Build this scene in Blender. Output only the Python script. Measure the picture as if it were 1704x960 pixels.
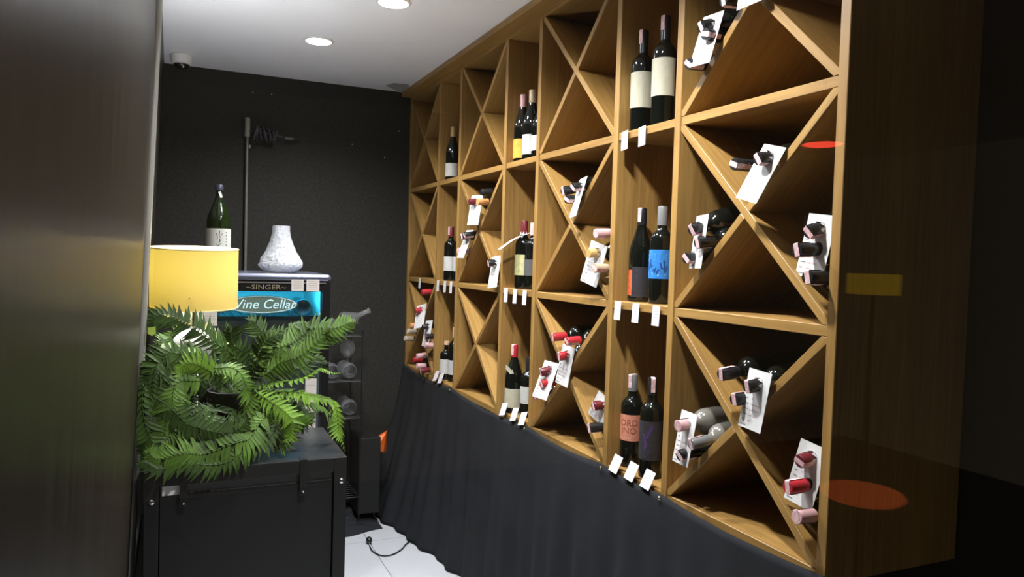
import bpy, math, random
from mathutils import Vector, Matrix, Euler, noise
random.seed(7)
sc = bpy.context.scene
COL = sc.collection
for o in list(bpy.data.objects): bpy.data.objects.remove(o)

# ---------------------------------------------------------------- camera
F_PX = 1232.6
S = 0.56                      # pitch of one rack row
ZB = 0.88                     # rack bottom above the floor
CAM = Vector((-1.33364, -4.62442, 1.57966))
ROT = (Matrix.Rotation(-0.4228, 3, 'Z') @ Matrix.Rotation(1.5322, 3, 'X') @ Matrix.Rotation(0.0296, 3, 'Z'))
cd = bpy.data.cameras.new('camera'); cam = bpy.data.objects.new('camera', cd); COL.objects.link(cam)
cd.sensor_width = 36; cd.lens = F_PX / 1704 * 36; cd.clip_start = 0.02
cam.matrix_world = Matrix.Translation(CAM) @ ROT.to_4x4()
sc.camera = cam

# ---------------------------------------------------------------- world, exposure
w = bpy.data.worlds.new('world'); sc.world = w; w.use_nodes = True
w.node_tree.nodes['Background'].inputs[0].default_value = (1.0, 0.80, 0.52, 1)
w.node_tree.nodes['Background'].inputs[1].default_value = 0.034
sc.view_settings.view_transform = 'Standard'; sc.view_settings.look = 'None'
sc.view_settings.exposure = 0.62; sc.view_settings.gamma = 1.0; sc.view_settings.use_curve_mapping = False
DOWNLIGHT_W = 17.5
LAMP_W = 165.0
CEIL = 2.62
DOWNLIGHTS = [(-0.727, -0.894, 0.95), (-0.546, -1.609, 1.15), (-0.55, -2.32, 1.1), (-0.55, -3.03, 1.6)]

def at(x, y, ax, v):
    """photograph pixel -> point on the plane coordinate[ax] = v"""
    d = ROT @ Vector(((x - 852) / F_PX, -(y - 480) / F_PX, -1.0))
    return CAM + d * ((v - CAM[ax]) / d[ax])

# ---------------------------------------------------------------- materials
MATS = {}
def srgb(r, g, b):
    f = lambda c: c / 12.92 if c <= 0.04045 else ((c + 0.055) / 1.055) ** 2.4
    return (f(r / 255), f(g / 255), f(b / 255))
def mat(name, col, rough=0.5, metal=0.0, spec=0.5, trans=0.0, ior=1.45, emit=None, es=0.0, noise_amt=0.0, nscale=20.0, bump=0.0, stretch=(1, 1, 1), coat=0.0):
    if name in MATS: return MATS[name]
    m = bpy.data.materials.new(name); m.use_nodes = True
    nt = m.node_tree; b = nt.nodes['Principled BSDF']
    b.inputs['Base Color'].default_value = (*col, 1); b.inputs['Roughness'].default_value = rough
    b.inputs['Metallic'].default_value = metal; b.inputs['Specular IOR Level'].default_value = spec
    b.inputs['Transmission Weight'].default_value = trans; b.inputs['IOR'].default_value = ior
    b.inputs['Coat Weight'].default_value = coat
    if emit:
        b.inputs['Emission Color'].default_value = (*emit, 1); b.inputs['Emission Strength'].default_value = es
    if noise_amt or bump:
        tc = nt.nodes.new('ShaderNodeTexCoord'); mp = nt.nodes.new('ShaderNodeMapping'); nz = nt.nodes.new('ShaderNodeTexNoise')
        mp.inputs['Scale'].default_value = stretch
        nz.inputs['Scale'].default_value = nscale; nz.inputs['Detail'].default_value = 5
        nt.links.new(tc.outputs['Object'], mp.inputs[0]); nt.links.new(mp.outputs[0], nz.inputs['Vector'])
        if noise_amt:
            rp = nt.nodes.new('ShaderNodeMapRange'); rp.inputs['From Min'].default_value = 0.3; rp.inputs['From Max'].default_value = 0.7
            rp.inputs['To Min'].default_value = 1 - noise_amt; rp.inputs['To Max'].default_value = 1 + noise_amt
            mx = nt.nodes.new('ShaderNodeVectorMath'); mx.operation = 'SCALE'; mx.inputs[0].default_value = col
            nt.links.new(nz.outputs[0], rp.inputs[0]); nt.links.new(rp.outputs[0], mx.inputs['Scale']); nt.links.new(mx.outputs[0], b.inputs['Base Color'])
        if bump:
            bp = nt.nodes.new('ShaderNodeBump'); bp.inputs['Strength'].default_value = bump; bp.inputs['Distance'].default_value = 0.01
            nt.links.new(nz.outputs[0], bp.inputs['Height']); nt.links.new(bp.outputs[0], b.inputs['Normal'])
    MATS[name] = m
    return m

def wood_mat(name, c1, c2, rough):
    m = bpy.data.materials.new(name); m.use_nodes = True; nt = m.node_tree; b = nt.nodes['Principled BSDF']
    N = nt.nodes.new; L = nt.links.new
    tc = N('ShaderNodeTexCoord'); oi = N('ShaderNodeObjectInfo'); ad = N('ShaderNodeVectorMath'); ad.operation = 'ADD'
    sc_ = N('ShaderNodeMath'); sc_.operation = 'MULTIPLY'; sc_.inputs[1].default_value = 40
    cb = N('ShaderNodeCombineXYZ'); L(oi.outputs['Random'], sc_.inputs[0])
    for i in range(3): L(sc_.outputs[0], cb.inputs[i])
    L(tc.outputs['Object'], ad.inputs[0]); L(cb.outputs[0], ad.inputs[1])
    mp = N('ShaderNodeMapping'); mp.inputs['Scale'].default_value = (1, 1, 0.045); L(ad.outputs[0], mp.inputs[0])
    nz = N('ShaderNodeTexNoise'); nz.inputs['Scale'].default_value = 85; nz.inputs['Detail'].default_value = 6; nz.inputs['Roughness'].default_value = 0.65
    L(mp.outputs[0], nz.inputs['Vector'])
    mp2 = N('ShaderNodeMapping'); mp2.inputs['Scale'].default_value = (1, 1, 0.12); L(ad.outputs[0], mp2.inputs[0])
    n2 = N('ShaderNodeTexNoise'); n2.inputs['Scale'].default_value = 9; n2.inputs['Detail'].default_value = 3; L(mp2.outputs[0], n2.inputs['Vector'])
    av = N('ShaderNodeMath'); av.operation = 'MULTIPLY_ADD'; av.inputs[1].default_value = 0.6
    hf = N('ShaderNodeMath'); hf.operation = 'MULTIPLY'; hf.inputs[1].default_value = 0.4; L(n2.outputs[0], hf.inputs[0])
    L(nz.outputs[0], av.inputs[0]); L(hf.outputs[0], av.inputs[2])
    cr = N('ShaderNodeValToRGB'); cr.color_ramp.elements[0].position = 0.34; cr.color_ramp.elements[1].position = 0.64
    cr.color_ramp.elements[0].color = (*c1, 1); cr.color_ramp.elements[1].color = (*c2, 1)
    L(av.outputs[0], cr.inputs[0]); L(cr.outputs[0], b.inputs['Base Color'])
    b.inputs['Roughness'].default_value = rough
    bp = N('ShaderNodeBump'); bp.inputs['Strength'].default_value = 0.12; bp.inputs['Distance'].default_value = 0.003
    L(av.outputs[0], bp.inputs['Height']); L(bp.outputs[0], b.inputs['Normal'])
    MATS[name] = m
    return m

OAK = wood_mat('oak', (0.215, 0.110, 0.028), (0.390, 0.225, 0.062), 0.45)
PANEL = mat('dark_panel', (0.022, 0.016, 0.009), 0.42, spec=0.4, noise_amt=0.4, nscale=26, stretch=(1, 1, 0.05), bump=0.03, coat=0.3)
PANEL.node_tree.nodes['Principled BSDF'].inputs['Coat Roughness'].default_value = 0.27
pb = PANEL.node_tree.nodes['Principled BSDF']; tg = PANEL.node_tree.nodes.new('ShaderNodeTangent'); tg.direction_type = 'RADIAL'; tg.axis = 'Z'
PANEL.node_tree.links.new(tg.outputs[0], pb.inputs['Tangent']); pb.inputs['Anisotropic'].default_value = 0.7; pb.inputs['Anisotropic Rotation'].default_value = 0.0
BLACKWALL = mat('black_wall', (0.024, 0.0235, 0.0205), 0.8, spec=0.25, noise_amt=0.25, nscale=60, bump=0.1)
CEILM = mat('ceiling_paint', (0.87, 0.88, 0.90), 0.55, noise_amt=0.03, nscale=3)
FLOORM = mat('floor_tile', (0.52, 0.53, 0.55), 0.25, noise_amt=0.03, nscale=4)
GROUT_SHADE = mat('grout_gap_shade', (0.10, 0.10, 0.10), 0.8)  # tile joints, also darkened so the bare floor gap looks shaded
BLACKMETAL = mat('black_metal', (0.005, 0.005, 0.0047), 0.5, spec=0.5, noise_amt=0.15, nscale=80)
BLACKEDGE = mat('black_metal_trim', (0.02, 0.02, 0.02), 0.3, metal=0.6)
CLOTH = mat('black_cloth', (0.0165, 0.0172, 0.0195), 0.85, spec=0.2, noise_amt=0.2, nscale=300, bump=0.1)
CHROME = mat('chrome', (0.7, 0.7, 0.72), 0.18, metal=1.0)
STEEL = mat('grey_steel', (0.17, 0.165, 0.15), 0.45, metal=0.3)
PAPER = mat('card_paper', (0.62, 0.60, 0.62), 0.7, noise_amt=0.03, nscale=60)
INK = mat('ink', (0.06, 0.055, 0.06), 0.7)
WHITE = mat('white_plastic', (0.72, 0.71, 0.68), 0.4)
BLACKPL = mat('black_plastic', (0.01, 0.01, 0.01), 0.3)
DARKGLASS = mat('dark_bottle_glass', (0.0035, 0.0045, 0.0035), 0.06, spec=0.6)
GREENGLASS = mat('green_bottle_glass', (0.006, 0.014, 0.003), 0.07, spec=0.6)
GREYGLASS = mat('dusty_clear_glass', (0.16, 0.15, 0.125), 0.15, spec=0.6)
CLEAR = mat('clear_glass', (0.95, 0.95, 0.97), 0.03, trans=0.94, ior=1.5)
PANE = mat('pane_glass', (0.93, 0.98, 1.0), 0.0, trans=1.0, ior=1.2)

# ---------------------------------------------------------------- mesh helpers
class MB:
    def __init__(self): self.v = []; self.f = []
    def add(self, vs, fs):
        n = len(self.v); self.v += [Vector(p) for p in vs]; self.f += [[i + n for i in f] for f in fs]; return self
    def box(self, c, s, R=None):
        hx, hy, hz = s[0] / 2, s[1] / 2, s[2] / 2; c = Vector(c)
        P = [Vector((x, y, z)) for x in (-hx, hx) for y in (-hy, hy) for z in (-hz, hz)]
        if R: P = [R @ p for p in P]
        return self.add([c + p for p in P], [(0, 1, 3, 2), (4, 6, 7, 5), (0, 4, 5, 1), (2, 3, 7, 6), (0, 2, 6, 4), (1, 5, 7, 3)])
    def bounds(self, a, b):
        return self.box([(p + q) / 2 for p, q in zip(a, b)], [abs(q - p) for p, q in zip(a, b)])
    def lathe(self, prof, seg=28, M=None, close=False):
        vs = []; fs = []; rings = []
        for r, z in prof:
            if r < 1e-6: rings.append([len(vs)]); vs.append(Vector((0, 0, z)))
            else:
                rings.append(list(range(len(vs), len(vs) + seg)))
                vs += [Vector((r * math.cos(2 * math.pi * k / seg), r * math.sin(2 * math.pi * k / seg), z)) for k in range(seg)]
        rr = list(zip(rings, rings[1:]))
        if close: rr.append((rings[-1], rings[0]))
        for a, b in rr:
            for k in range(seg):
                k2 = (k + 1) % seg
                if len(a) == 1 and len(b) == 1: continue
                if len(a) == 1: fs.append((a[0], b[k2], b[k]))
                elif len(b) == 1: fs.append((a[k], a[k2], b[0]))
                else: fs.append((a[k], a[k2], b[k2], b[k]))
        if M: vs = [M @ p for p in vs]
        return self.add(vs, fs)
    def tube(self, pts, r, seg=8, caps=True):
        pts = [Vector(p) for p in pts]; n = len(pts); vs = []; fs = []
        rad = r if isinstance(r, (list, tuple)) else [r] * n
        t0 = (pts[1] - pts[0]).normalized(); up = Vector((0, 0, 1)) if abs(t0.z) < 0.9 else Vector((1, 0, 0))
        a = t0.cross(up).normalized()
        for i, p in enumerate(pts):
            t = (pts[min(i + 1, n - 1)] - pts[max(i - 1, 0)]).normalized()
            a = (a - t * a.dot(t)).normalized(); b = t.cross(a)
            vs += [p + (a * math.cos(2 * math.pi * k / seg) + b * math.sin(2 * math.pi * k / seg)) * rad[i] for k in range(seg)]
        for i in range(n - 1):
            for k in range(seg):
                k2 = (k + 1) % seg; fs.append((i * seg + k, i * seg + k2, (i + 1) * seg + k2, (i + 1) * seg + k))
        if caps: fs.append(tuple(reversed(range(seg)))); fs.append(tuple(range((n - 1) * seg, n * seg)))
        return self.add(vs, fs)
    def prism(self, poly, axis_vec):
        n = len(poly); P = [Vector(p) for p in poly]; d = Vector(axis_vec)
        fs = [tuple(range(n)), tuple(reversed(range(n, 2 * n)))] + [(i, i + n, (i + 1) % n + n, (i + 1) % n) for i in range(n)]
        return self.add(P + [p + d for p in P], fs)
    def mesh(self, name, m, smooth=None):
        me = bpy.data.meshes.new(name); me.from_pydata([tuple(p) for p in self.v], [], self.f)
        me.materials.append(m); me.validate(); me.update()
        import bmesh
        bm = bmesh.new(); bm.from_mesh(me); bmesh.ops.recalc_face_normals(bm, faces=bm.faces); bm.to_mesh(me); bm.free()
        if smooth:
            me.polygons.foreach_set('use_smooth', [True] * len(me.polygons)); me.set_sharp_from_angle(angle=math.radians(smooth))
        return me
def link(name, data, parent=None, loc=None, rot=None):
    o = bpy.data.objects.new(name, data); COL.objects.link(o)
    if parent: o.parent = parent
    if loc is not None: o.location = loc
    if rot is not None: o.rotation_euler = rot
    return o
def tag(o, label, cat, group=None):
    o['label'] = label; o['category'] = cat
    if group: o['group'] = group
    return o
def thing(name, loc, label, cat, group=None, rot=None):
    return tag(link(name, None, None, loc, rot), label, cat, group)
def part(name, mb, m, root, smooth=None, world=True):
    """a part of a thing; mb in world coordinates unless world=False; root has no parent of its own when world=True"""
    if world:
        off = root.location if root.parent is None else root.parent.location + root.location
        mb.v = [p - off for p in mb.v]
    return link(name, mb.mesh(name, m, smooth), root)
def bevel(o, wd=0.002, seg=2):
    b = o.modifiers.new('bevel', 'BEVEL'); b.width = wd; b.segments = seg; b.limit_method = 'ANGLE'; return o
def struct(name, mb, m, smooth=None):
    o = link(name, mb.mesh(name, m, smooth)); o['kind'] = 'structure'; return o
def solo(name, mb, m, origin, label, cat, group=None, smooth=None):
    """a thing that is one mesh, mb in world coordinates"""
    origin = Vector(origin); mb.v = [p - origin for p in mb.v]
    return tag(link(name, mb.mesh(name, m, smooth), None, origin), label, cat, group)
def text_geo(body, size, shear=0.0):
    cu = bpy.data.curves.new('lettering', 'FONT'); cu.body = body; cu.size = size; cu.shear = shear; cu.align_x = 'CENTER'; cu.align_y = 'CENTER'
    cu.resolution_u = 3
    ob = bpy.data.objects.new('lettering', cu); COL.objects.link(ob)
    dg = bpy.context.evaluated_depsgraph_get(); me = bpy.data.meshes.new_from_object(ob.evaluated_get(dg))
    vs = [v.co.copy() for v in me.vertices]; fs = [list(p.vertices) for p in me.polygons]
    bpy.data.objects.remove(ob); bpy.data.curves.remove(cu); bpy.data.meshes.remove(me)
    return vs, fs

# ---------------------------------------------------------------- the room
WR = 0.452                                  # right-hand wall behind the rack
def wall_x(y, z): return -1.515 - 0.01 * y + 0.035 * z     # the slightly leaning left panel
struct('wall_back', MB().bounds((-1.7, 0.0, 0), (WR + 0.1, 0.1, CEIL)), BLACKWALL)
struct('wall_right', MB().bounds((WR, -4.26, 0), (WR + 0.1, -0.001, CEIL)), mat('charcoal_wall', (0.014, 0.014, 0.013), 0.8, spec=0.25, noise_amt=0.2, nscale=60, bump=0.1))
mb = MB(); a = [Vector((wall_x(y, z), y, z)) for y, z in ((-6.2, 0), (-0.002, 0), (-0.002, CEIL), (-6.2, CEIL))]
mb.prism(a, (-0.12, 0, 0)); struct('wall_left', mb, PANEL)
struct('ceiling', MB().bounds((-1.8, -9.0, CEIL), (4.5, 0.1, CEIL + 0.08)), CEILM)
struct('floor', MB().bounds((-1.8, -9.0, -0.06), (4.5, 0.1, -0.012)), GROUT_SHADE)
FL = bpy.data.objects['floor']
tile_me = MB().bounds((-0.2985, -0.2985, -0.012), (0.2985, 0.2985, 0.0)).mesh('floor_tile', FLOORM)
tile_cut = MB().bounds((-0.14, -0.2985, -0.012), (0.2985, 0.2985, 0.0)).mesh('floor_tile', FLOORM)  # narrower tile, leaves dark floor in the gap that lies in shade
for i in range(3):
    for j in range(6):
        link('floor_tile', tile_me if i else tile_cut, FL, (-1.28 + 0.6 * i + 0.02, -0.33 - 0.6 * j, 0))
struct('gap_shade_strip', MB().bounds((-1.50, -3.9, -0.012), (-1.445, -0.003, 0.10)), BLACKPL)  # black strip added as the shade in the gap beside the cabinet
struct('edge_highlight_strip', MB().tube([(wall_x(-1.82, z) + 0.001, -1.82, z) for z in (0.001, 0.6, 1.2, 1.8, 2.4, CEIL - 0.001)], 0.017, 20), mat('edge_highlight_metal', (0.34, 0.33, 0.29), 0.38, metal=0.5), 40)  # pale strip added to catch the lamp as a highlight along the panel edge
# grey unpainted patch of the ceiling beside the rack end
pt = MB(); pts = [(642, 142), (655, 138), (681, 141), (681, 156), (660, 151)]
pt.prism([Vector((*at(x, y, 2, CEIL - 0.001)[:2], CEIL - 0.0015)) for x, y in pts], (0, 0, 0.001))
ps = link('bare_patch', pt.mesh('bare_patch', mat('bare_plaster', (0.33, 0.33, 0.31), 0.8, noise_amt=0.2, nscale=40)), bpy.data.objects['ceiling'])
# nail holes in the back wall
nail = MB().lathe([(0, -0.001), (0.0045, 0), (0, 0.001)], 8, Matrix.Rotation(math.pi / 2, 3, 'X')).mesh('nail_hole', mat('plaster_chip', (0.4, 0.4, 0.38), 0.8))
for x, y in ((421, 154), (452, 157), (586, 240), (664, 218), (640, 262)):
    link('nail_hole', nail, bpy.data.objects['wall_back'], at(x, y, 1, -0.0012))

# ---------------------------------------------------------------- wine rack
WA, WB = 1.0686 * S, 0.6048 * S
Y = [0.0]
for wd in (WA, WB, WA, WB, WA, WB, WA): Y.append(Y[-1] - wd)
Y[0] = -0.016
TH, TS, TX = 0.028, 0.026, 0.022
DEPTH = 0.44
ZS = [ZB, ZB + S, ZB + 2 * S, ZB + 3 * S + 0.019]
rack = thing('wine_rack', (0, Y[7] / 2, ZB), 'long oak wall rack with crossed diagonal bays and narrow upright bays', 'wine rack')
RO = Vector(rack.location)
def board(name, size, c, R=None):
    o = link(name, MB().box((0, 0, 0), size).mesh(name, OAK), rack, Vector(c) - RO, R.to_euler() if R else None)
    return bevel(o, 0.0015, 1)
for k in range(8):
    zt = ZS[3] - TS / 2
    board('divider', (DEPTH, TH, zt - ZB + TS / 2), (DEPTH / 2, Y[k], (zt + ZB - TS / 2) / 2))
RY = Matrix.Rotation(math.pi / 2, 3, 'X')      # long local axis Z -> along Y
for c in range(7):
    y0, y1 = Y[c] - TH / 2, Y[c + 1] + TH / 2
    for r in range(3):
        board('shelf', (DEPTH - 0.004, TS, y0 - y1 - 0.0006), (DEPTH / 2 + 0.002, (y0 + y1) / 2, ZS[r]), RY)
board('top_board', (DEPTH, TS, Y[0] - Y[7] + TH), (DEPTH / 2, (Y[0] + Y[7]) / 2, ZS[3]), RY)
board('cornice', (DEPTH + 0.06, 0.029, Y[0] - Y[7] + TH), ((DEPTH - 0.06) / 2, (Y[0] + Y[7]) / 2, CEIL - 0.0155), RY)
o = link('back_panel', MB().box((0, 0, 0), (0.008, Y[0] - Y[7] - TH, ZS[3] - ZB)).mesh('back_panel', OAK), rack, Vector((DEPTH + 0.004, (Y[0] + Y[7]) / 2, (ZS[3] + ZB) / 2)) - RO)
def clip(poly, f):
    out = []
    for i in range(len(poly)):
        p, q = poly[i], poly[(i + 1) % len(poly)]; fp, fq = f(p), f(q)
        if fp >= 0: out.append(p)
        if fp * fq < 0: t = fp / (fp - fq); out.append((p[0] + (q[0] - p[0]) * t, p[1] + (q[1] - p[1]) * t))
    return out
def cell(c, r):
    return (Y[c + 1] + TH / 2, Y[c] - TH / 2, ZS[r] + TS / 2, ZS[r + 1] - TS / 2)    # ylo, yhi, zlo, zhi
for c in (0, 2, 4, 6):
    for r in range(3):
        ya, yb, za, zb = cell(c, r); ya += .0004; yb -= .0004; za += .0004; zb -= .0004
        cy, cz = (ya + yb) / 2, (za + zb) / 2
        for sgn in (1, -1):
            d = Vector((yb - ya, sgn * (zb - za))).normalized()      # sgn 1: rises toward the back wall
            n = Vector((-d.y, d.x)); Ld = 1.2
            halves = [(-Ld, Ld)] if sgn == 1 else [(-Ld, None), (None, Ld)]
            other = Vector((yb - ya, -sgn * (zb - za))).normalized(); on = Vector((-other.y, other.x))
            for h0, h1 in halves:
                P = [(-Ld, -TX / 2), (Ld, -TX / 2), (Ld, TX / 2), (-Ld, TX / 2)]
                P = [(cy + d.x * a_ + n.x * b_, cz + d.y * a_ + n.y * b_) for a_, b_ in P]
                for f in (lambda p: p[0] - ya, lambda p: yb - p[0], lambda p: p[1] - za, lambda p: zb - p[1]): P = clip(P, f)
                if sgn == -1:
                    sg = -1 if h1 is None else 1
                    if on.dot(d) < 0: sg = -sg
                    P = clip(P, lambda p: sg * ((p[0] - cy) * on.x + (p[1] - cz) * on.y) - TX / 2 - 0.0003)
                m_y = sum(p[0] for p in P) / len(P); m_z = sum(p[1] for p in P) / len(P)
                ang = math.atan2(-d.x, d.y)            # local Z along the board
                R = Matrix.Rotation(ang, 3, 'X'); Ri = R.transposed()
                mbp = MB().prism([Ri @ Vector((0.003, p[0] - m_y, p[1] - m_z)) for p in P], Ri @ Vector((DEPTH - 0.006, 0, 0)))
                bevel(link('diagonal_board', mbp.mesh('diagonal_board', OAK), rack, Vector((0, m_y, m_z)) - RO, R.to_euler()), 0.0012, 1)

# ---------------------------------------------------------------- black drape below the rack
def drape_x(y, t):
    back = max(0.0, min(1.0, (y + 1.35) / 1.3)); back = back * back * (3 - 2 * back)
    fl = 0.05 * t + back * 0.18 * t ** 1.5
    return -0.008 - fl + (0.012 * math.sin(y * 19 + 1.4 * math.sin(y * 5)) + 0.009 * math.sin(y * 41 + 2 * t)) * min(1, 1.6 * t) - 0.006 * noise.noise((y * 6, t * 5, 1))
PINS = [Y[0] - 0.005, -0.93, -1.86, -2.47, -2.81, -3.42]
NY, NZ = 230, 40
mb = MB(); vs = []; fs = []
for i in range(NY + 1):
    y = -3.43 + (3.425) * i / NY
    sag = 0.0
    for p, q in zip(PINS, PINS[1:]):
        if q <= y <= p: u = (y - q) / (p - q); sag = 0.022 * math.sin(math.pi * u) * (p - q)
    for j in range(NZ + 1):
        t = j / NZ; zt = ZB + 0.008 - sag
        vs.append((drape_x(y, t), y, zt * (1 - t) + 0.004))
for i in range(NY):
    for j in range(NZ): q = i * (NZ + 1) + j; fs.append((q, q + 1, q + NZ + 2, q + NZ + 1))
mb.add(vs, fs)
dr = solo('black_drape', mb, CLOTH, (-0.05, -1.7, 0.0), 'black cloth drape pinned below the oak rack and falling to the floor', 'drape', smooth=60)
sm = dr.modifiers.new('thickness', 'SOLIDIFY'); sm.thickness = 0.0025; sm.offset = 1
pin_me = MB().lathe([(0, 0.004), (0.004, 0.0035), (0.0055, 0.001), (0.0055, 0), (0.001, 0), (0.001, -0.006), (0, -0.007)], 10, Matrix.Rotation(-math.pi / 2, 3, 'Y')).mesh('thumb_tack', mat('brass', (0.75, 0.6, 0.3), 0.25, metal=1.0))
for k, lb in ((1, 'brass thumb tack in the drape below the narrow bay nearest the back wall'), (2, 'brass thumb tack in the drape below the middle narrow bay'),
          (3, 'brass thumb tack in the drape at the far side of the nearest narrow bay'), (4, 'brass thumb tack in the drape at the near side of the nearest narrow bay')):
    tag(link('thumb_tack', pin_me, None, (-0.017, PINS[k] - 0.005, ZB + 0.001)), lb, 'thumb tack', 'tacks holding the drape')
# cloth bunched on the floor at the back
mb = MB(); vs = []; fs = []; n1, n2 = 60, 24
for i in range(n1 + 1):
    u = i / n1; x = -0.74 + 0.50 * u
    for j in range(n2 + 1):
        v = j / n2; y = -0.50 + 0.46 * v + 0.03 * math.sin(7 * u + 1)
        h = math.sin(math.pi * v) ** 0.6 * math.sin(math.pi * min(1, u * 0.92 + 0.08)) ** 0.5
        vs.append((x, y, 0.003 + h * (0.05 + 0.018 * math.sin(23 * v + 9 * u) + 0.03 * noise.noise((x * 12, y * 12, 3)))))
for i in range(n1):
    for j in range(n2): q = i * (n2 + 1) + j; fs.append((q, q + 1, q + n2 + 2, q + n2 + 1))
mb.add(vs, fs)
solo('bunched_cloth', mb, CLOTH, (-0.5, -0.3, 0), 'black cloth bunched on the white floor behind the black cabinet', 'cloth', smooth=60)

# ---------------------------------------------------------------- downlights
RIM = mat('downlight_rim', (0.8, 0.8, 0.79), 0.4)
GLOW = mat('downlight_lens', (0.9, 0.9, 0.9), 0.4, emit=(1.0, 0.99, 0.97), es=14.0)
DL = ['round recessed downlight in the ceiling, the one deeper in the room', 'round recessed downlight in the ceiling, cut by the top of the photo',
      'round recessed downlight in the ceiling above the third cross bay', 'round recessed downlight in the ceiling above the nearest cross bay']
for (x, y, pw), lb in zip(DOWNLIGHTS, DL):
    t = thing('ceiling_downlight', (x, y, CEIL - 0.0005), lb, 'ceiling light', 'recessed downlights')
    link('rim', MB().lathe([(0.060, 0), (0.074, 0), (0.074, -0.003), (0.066, -0.008), (0.060, -0.007)], 40, close=True).mesh('rim', RIM, 40), t)
    link('lens', MB().lathe([(0.0595, -0.0005), (0.0595, -0.005), (0.04, -0.0085), (0, -0.0095)], 40).mesh('lens', GLOW, 60), t)
    ld = bpy.data.lights.new('downlight', 'SPOT'); ld.energy = DOWNLIGHT_W * 4 * pw; ld.color = (0.97, 0.985, 1.03)
    ld.spot_size = math.radians(150); ld.spot_blend = 0.9; ld.shadow_soft_size = 0.05
    link('light', ld, t, (0, 0, -0.03))

# ---------------------------------------------------------------- dome camera
t = thing('dome_camera', (-1.335, -0.235, CEIL), 'small white dome security camera on the ceiling by the dark panel', 'security camera')
link('housing', MB().lathe([(0, -0.0005), (0.058, -0.0005), (0.060, -0.004), (0.057, -0.006), (0.055, -0.034), (0.050, -0.045), (0.041, -0.049), (0, -0.049)], 36).mesh('housing', WHITE, 35), t)
link('dome', MB().lathe([(0.040, -0.047), (0.038, -0.056), (0.028, -0.069), (0.014, -0.076), (0, -0.078)], 30).mesh('dome', BLACKPL, 60), t)
link('lens', MB().lathe([(0, 0.004), (0.007, 0.003), (0.009, 0)], 16, Matrix.Translation((0.006, -0.030, -0.068)) @ Matrix.Rotation(2.3, 4, 'X')).mesh('lens', CHROME, 60), t)

# ---------------------------------------------------------------- wall pole with coiled cable
p0 = at(412, 196, 1, -0.03); p1 = at(408, 440, 1, -0.03)
t = thing('wall_pole', (p0.x, -0.03, 1.0), 'thin grey metal pole standing against the black back wall', 'pole')
part('shaft', MB().tube([(p0.x, -0.03, 0.02), (p0.x, -0.03, p0.z - 0.10)], 0.008, 12), STEEL, t, 40)
part('end_sleeve', MB().lathe([(0, -0.11), (0.0115, -0.11), (0.0155, -0.105), (0.0155, -0.012), (0.0155, 0.0), (0.010, 0.0), (0.010, -0.02), (0, -0.02)], 20, Matrix.Translation((p0.x, -0.03, p0.z))), mat('sleeve_paint', (0.27, 0.265, 0.22), 0.5), t, 40)
part('bracket', MB().box((p0.x + 0.014, -0.03, p0.z - 0.165), (0.012, 0.014, 0.02)), STEEL, t)
c0 = at(425, 218, 1, -0.05)
t = thing('cable_coil', (c0.x, -0.05, c0.z), 'dark cable wound in a bundle hanging beside the pole top', 'cable')
CABLE = mat('cable_rubber', (0.030, 0.026, 0.036), 0.5)
for k in range(7):
    x = c0.x + 0.018 * k; pts = []
    for a in range(17):
        an = 2 * math.pi * a / 16; pts.append((x + 0.012 * math.sin(an + k), -0.05 + 0.025 * math.cos(an), c0.z - 0.012 - 0.002 * k + (0.045 - 0.002 * k + 0.006 * math.sin(k * 2.3)) * math.sin(an)))
    part('loop', MB().tube(pts, 0.006, 6), CABLE, t, 60)
part('cable_tail', MB().tube([(c0.x - 0.035, -0.035, c0.z), (c0.x + 0.05, -0.05, c0.z - 0.005), (c0.x + 0.15, -0.045, c0.z - 0.02), (c0.x + 0.24, -0.03, c0.z - 0.028), (c0.x + 0.255, -0.02, c0.z - 0.022)], 0.005, 6), CABLE, t, 60)
part('plug', MB().box((c0.x + 0.19, -0.045, c0.z - 0.026), (0.05, 0.02, 0.016)), BLACKPL, t)

# ---------------------------------------------------------------- wine fridge
FX0, FX1, FY0, FY1, FZ = -1.304, -0.703, -1.20, -0.62, 1.487
fr = thing('wine_fridge', ((FX0 + FX1) / 2, -0.9, 0.0), 'tall black wine fridge with blue lit glass door behind the fern', 'fridge')
FBODY = mat('fridge_body', (0.012, 0.012, 0.013), 0.35)
FIN = mat('fridge_liner', (0.62, 0.66, 0.68), 0.5)
W0 = 0.035
b_ = MB()
b_.bounds((FX0, FY0 + 0.045, 0.02), (FX0 + W0, FY1, FZ - 0.02)); b_.bounds((FX1 - W0, FY0 + 0.045, 0.02), (FX1, FY1, FZ - 0.02))
b_.bounds((FX0 + W0, FY1 - W0, 0.02), (FX1 - W0, FY1, FZ - 0.02))
b_.bounds((FX0 + W0, FY0 + 0.045, 0.02), (FX1 - W0, FY1 - W0, 0.09)); b_.bounds((FX0 + W0, FY0 + 0.045, 1.43), (FX1 - W0, FY1 - W0, FZ - 0.02))
part('body', b_, FBODY, fr)
top = part('top_panel', MB().bounds((FX0 - 0.004, FY0 - 0.004, FZ - 0.032), (FX1 + 0.004, FY1, FZ)), mat('fridge_top', (0.30, 0.32, 0.42), 0.22, metal=0.85), fr)
bevel(top, 0.014, 4)
ln = MB(); li = 0.002
ln.bounds((FX0 + W0, FY1 - W0 - li, 0.09), (FX1 - W0, FY1 - W0, 1.43)); ln.bounds((FX0 + W0, FY0 + 0.045, 0.09), (FX0 + W0 + li, FY1 - W0, 1.43)); ln.bounds((FX1 - W0 - li, FY0 + 0.045, 0.09), (FX1 - W0, FY1 - W0, 1.43))
part('liner', ln, FIN, fr)
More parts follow.
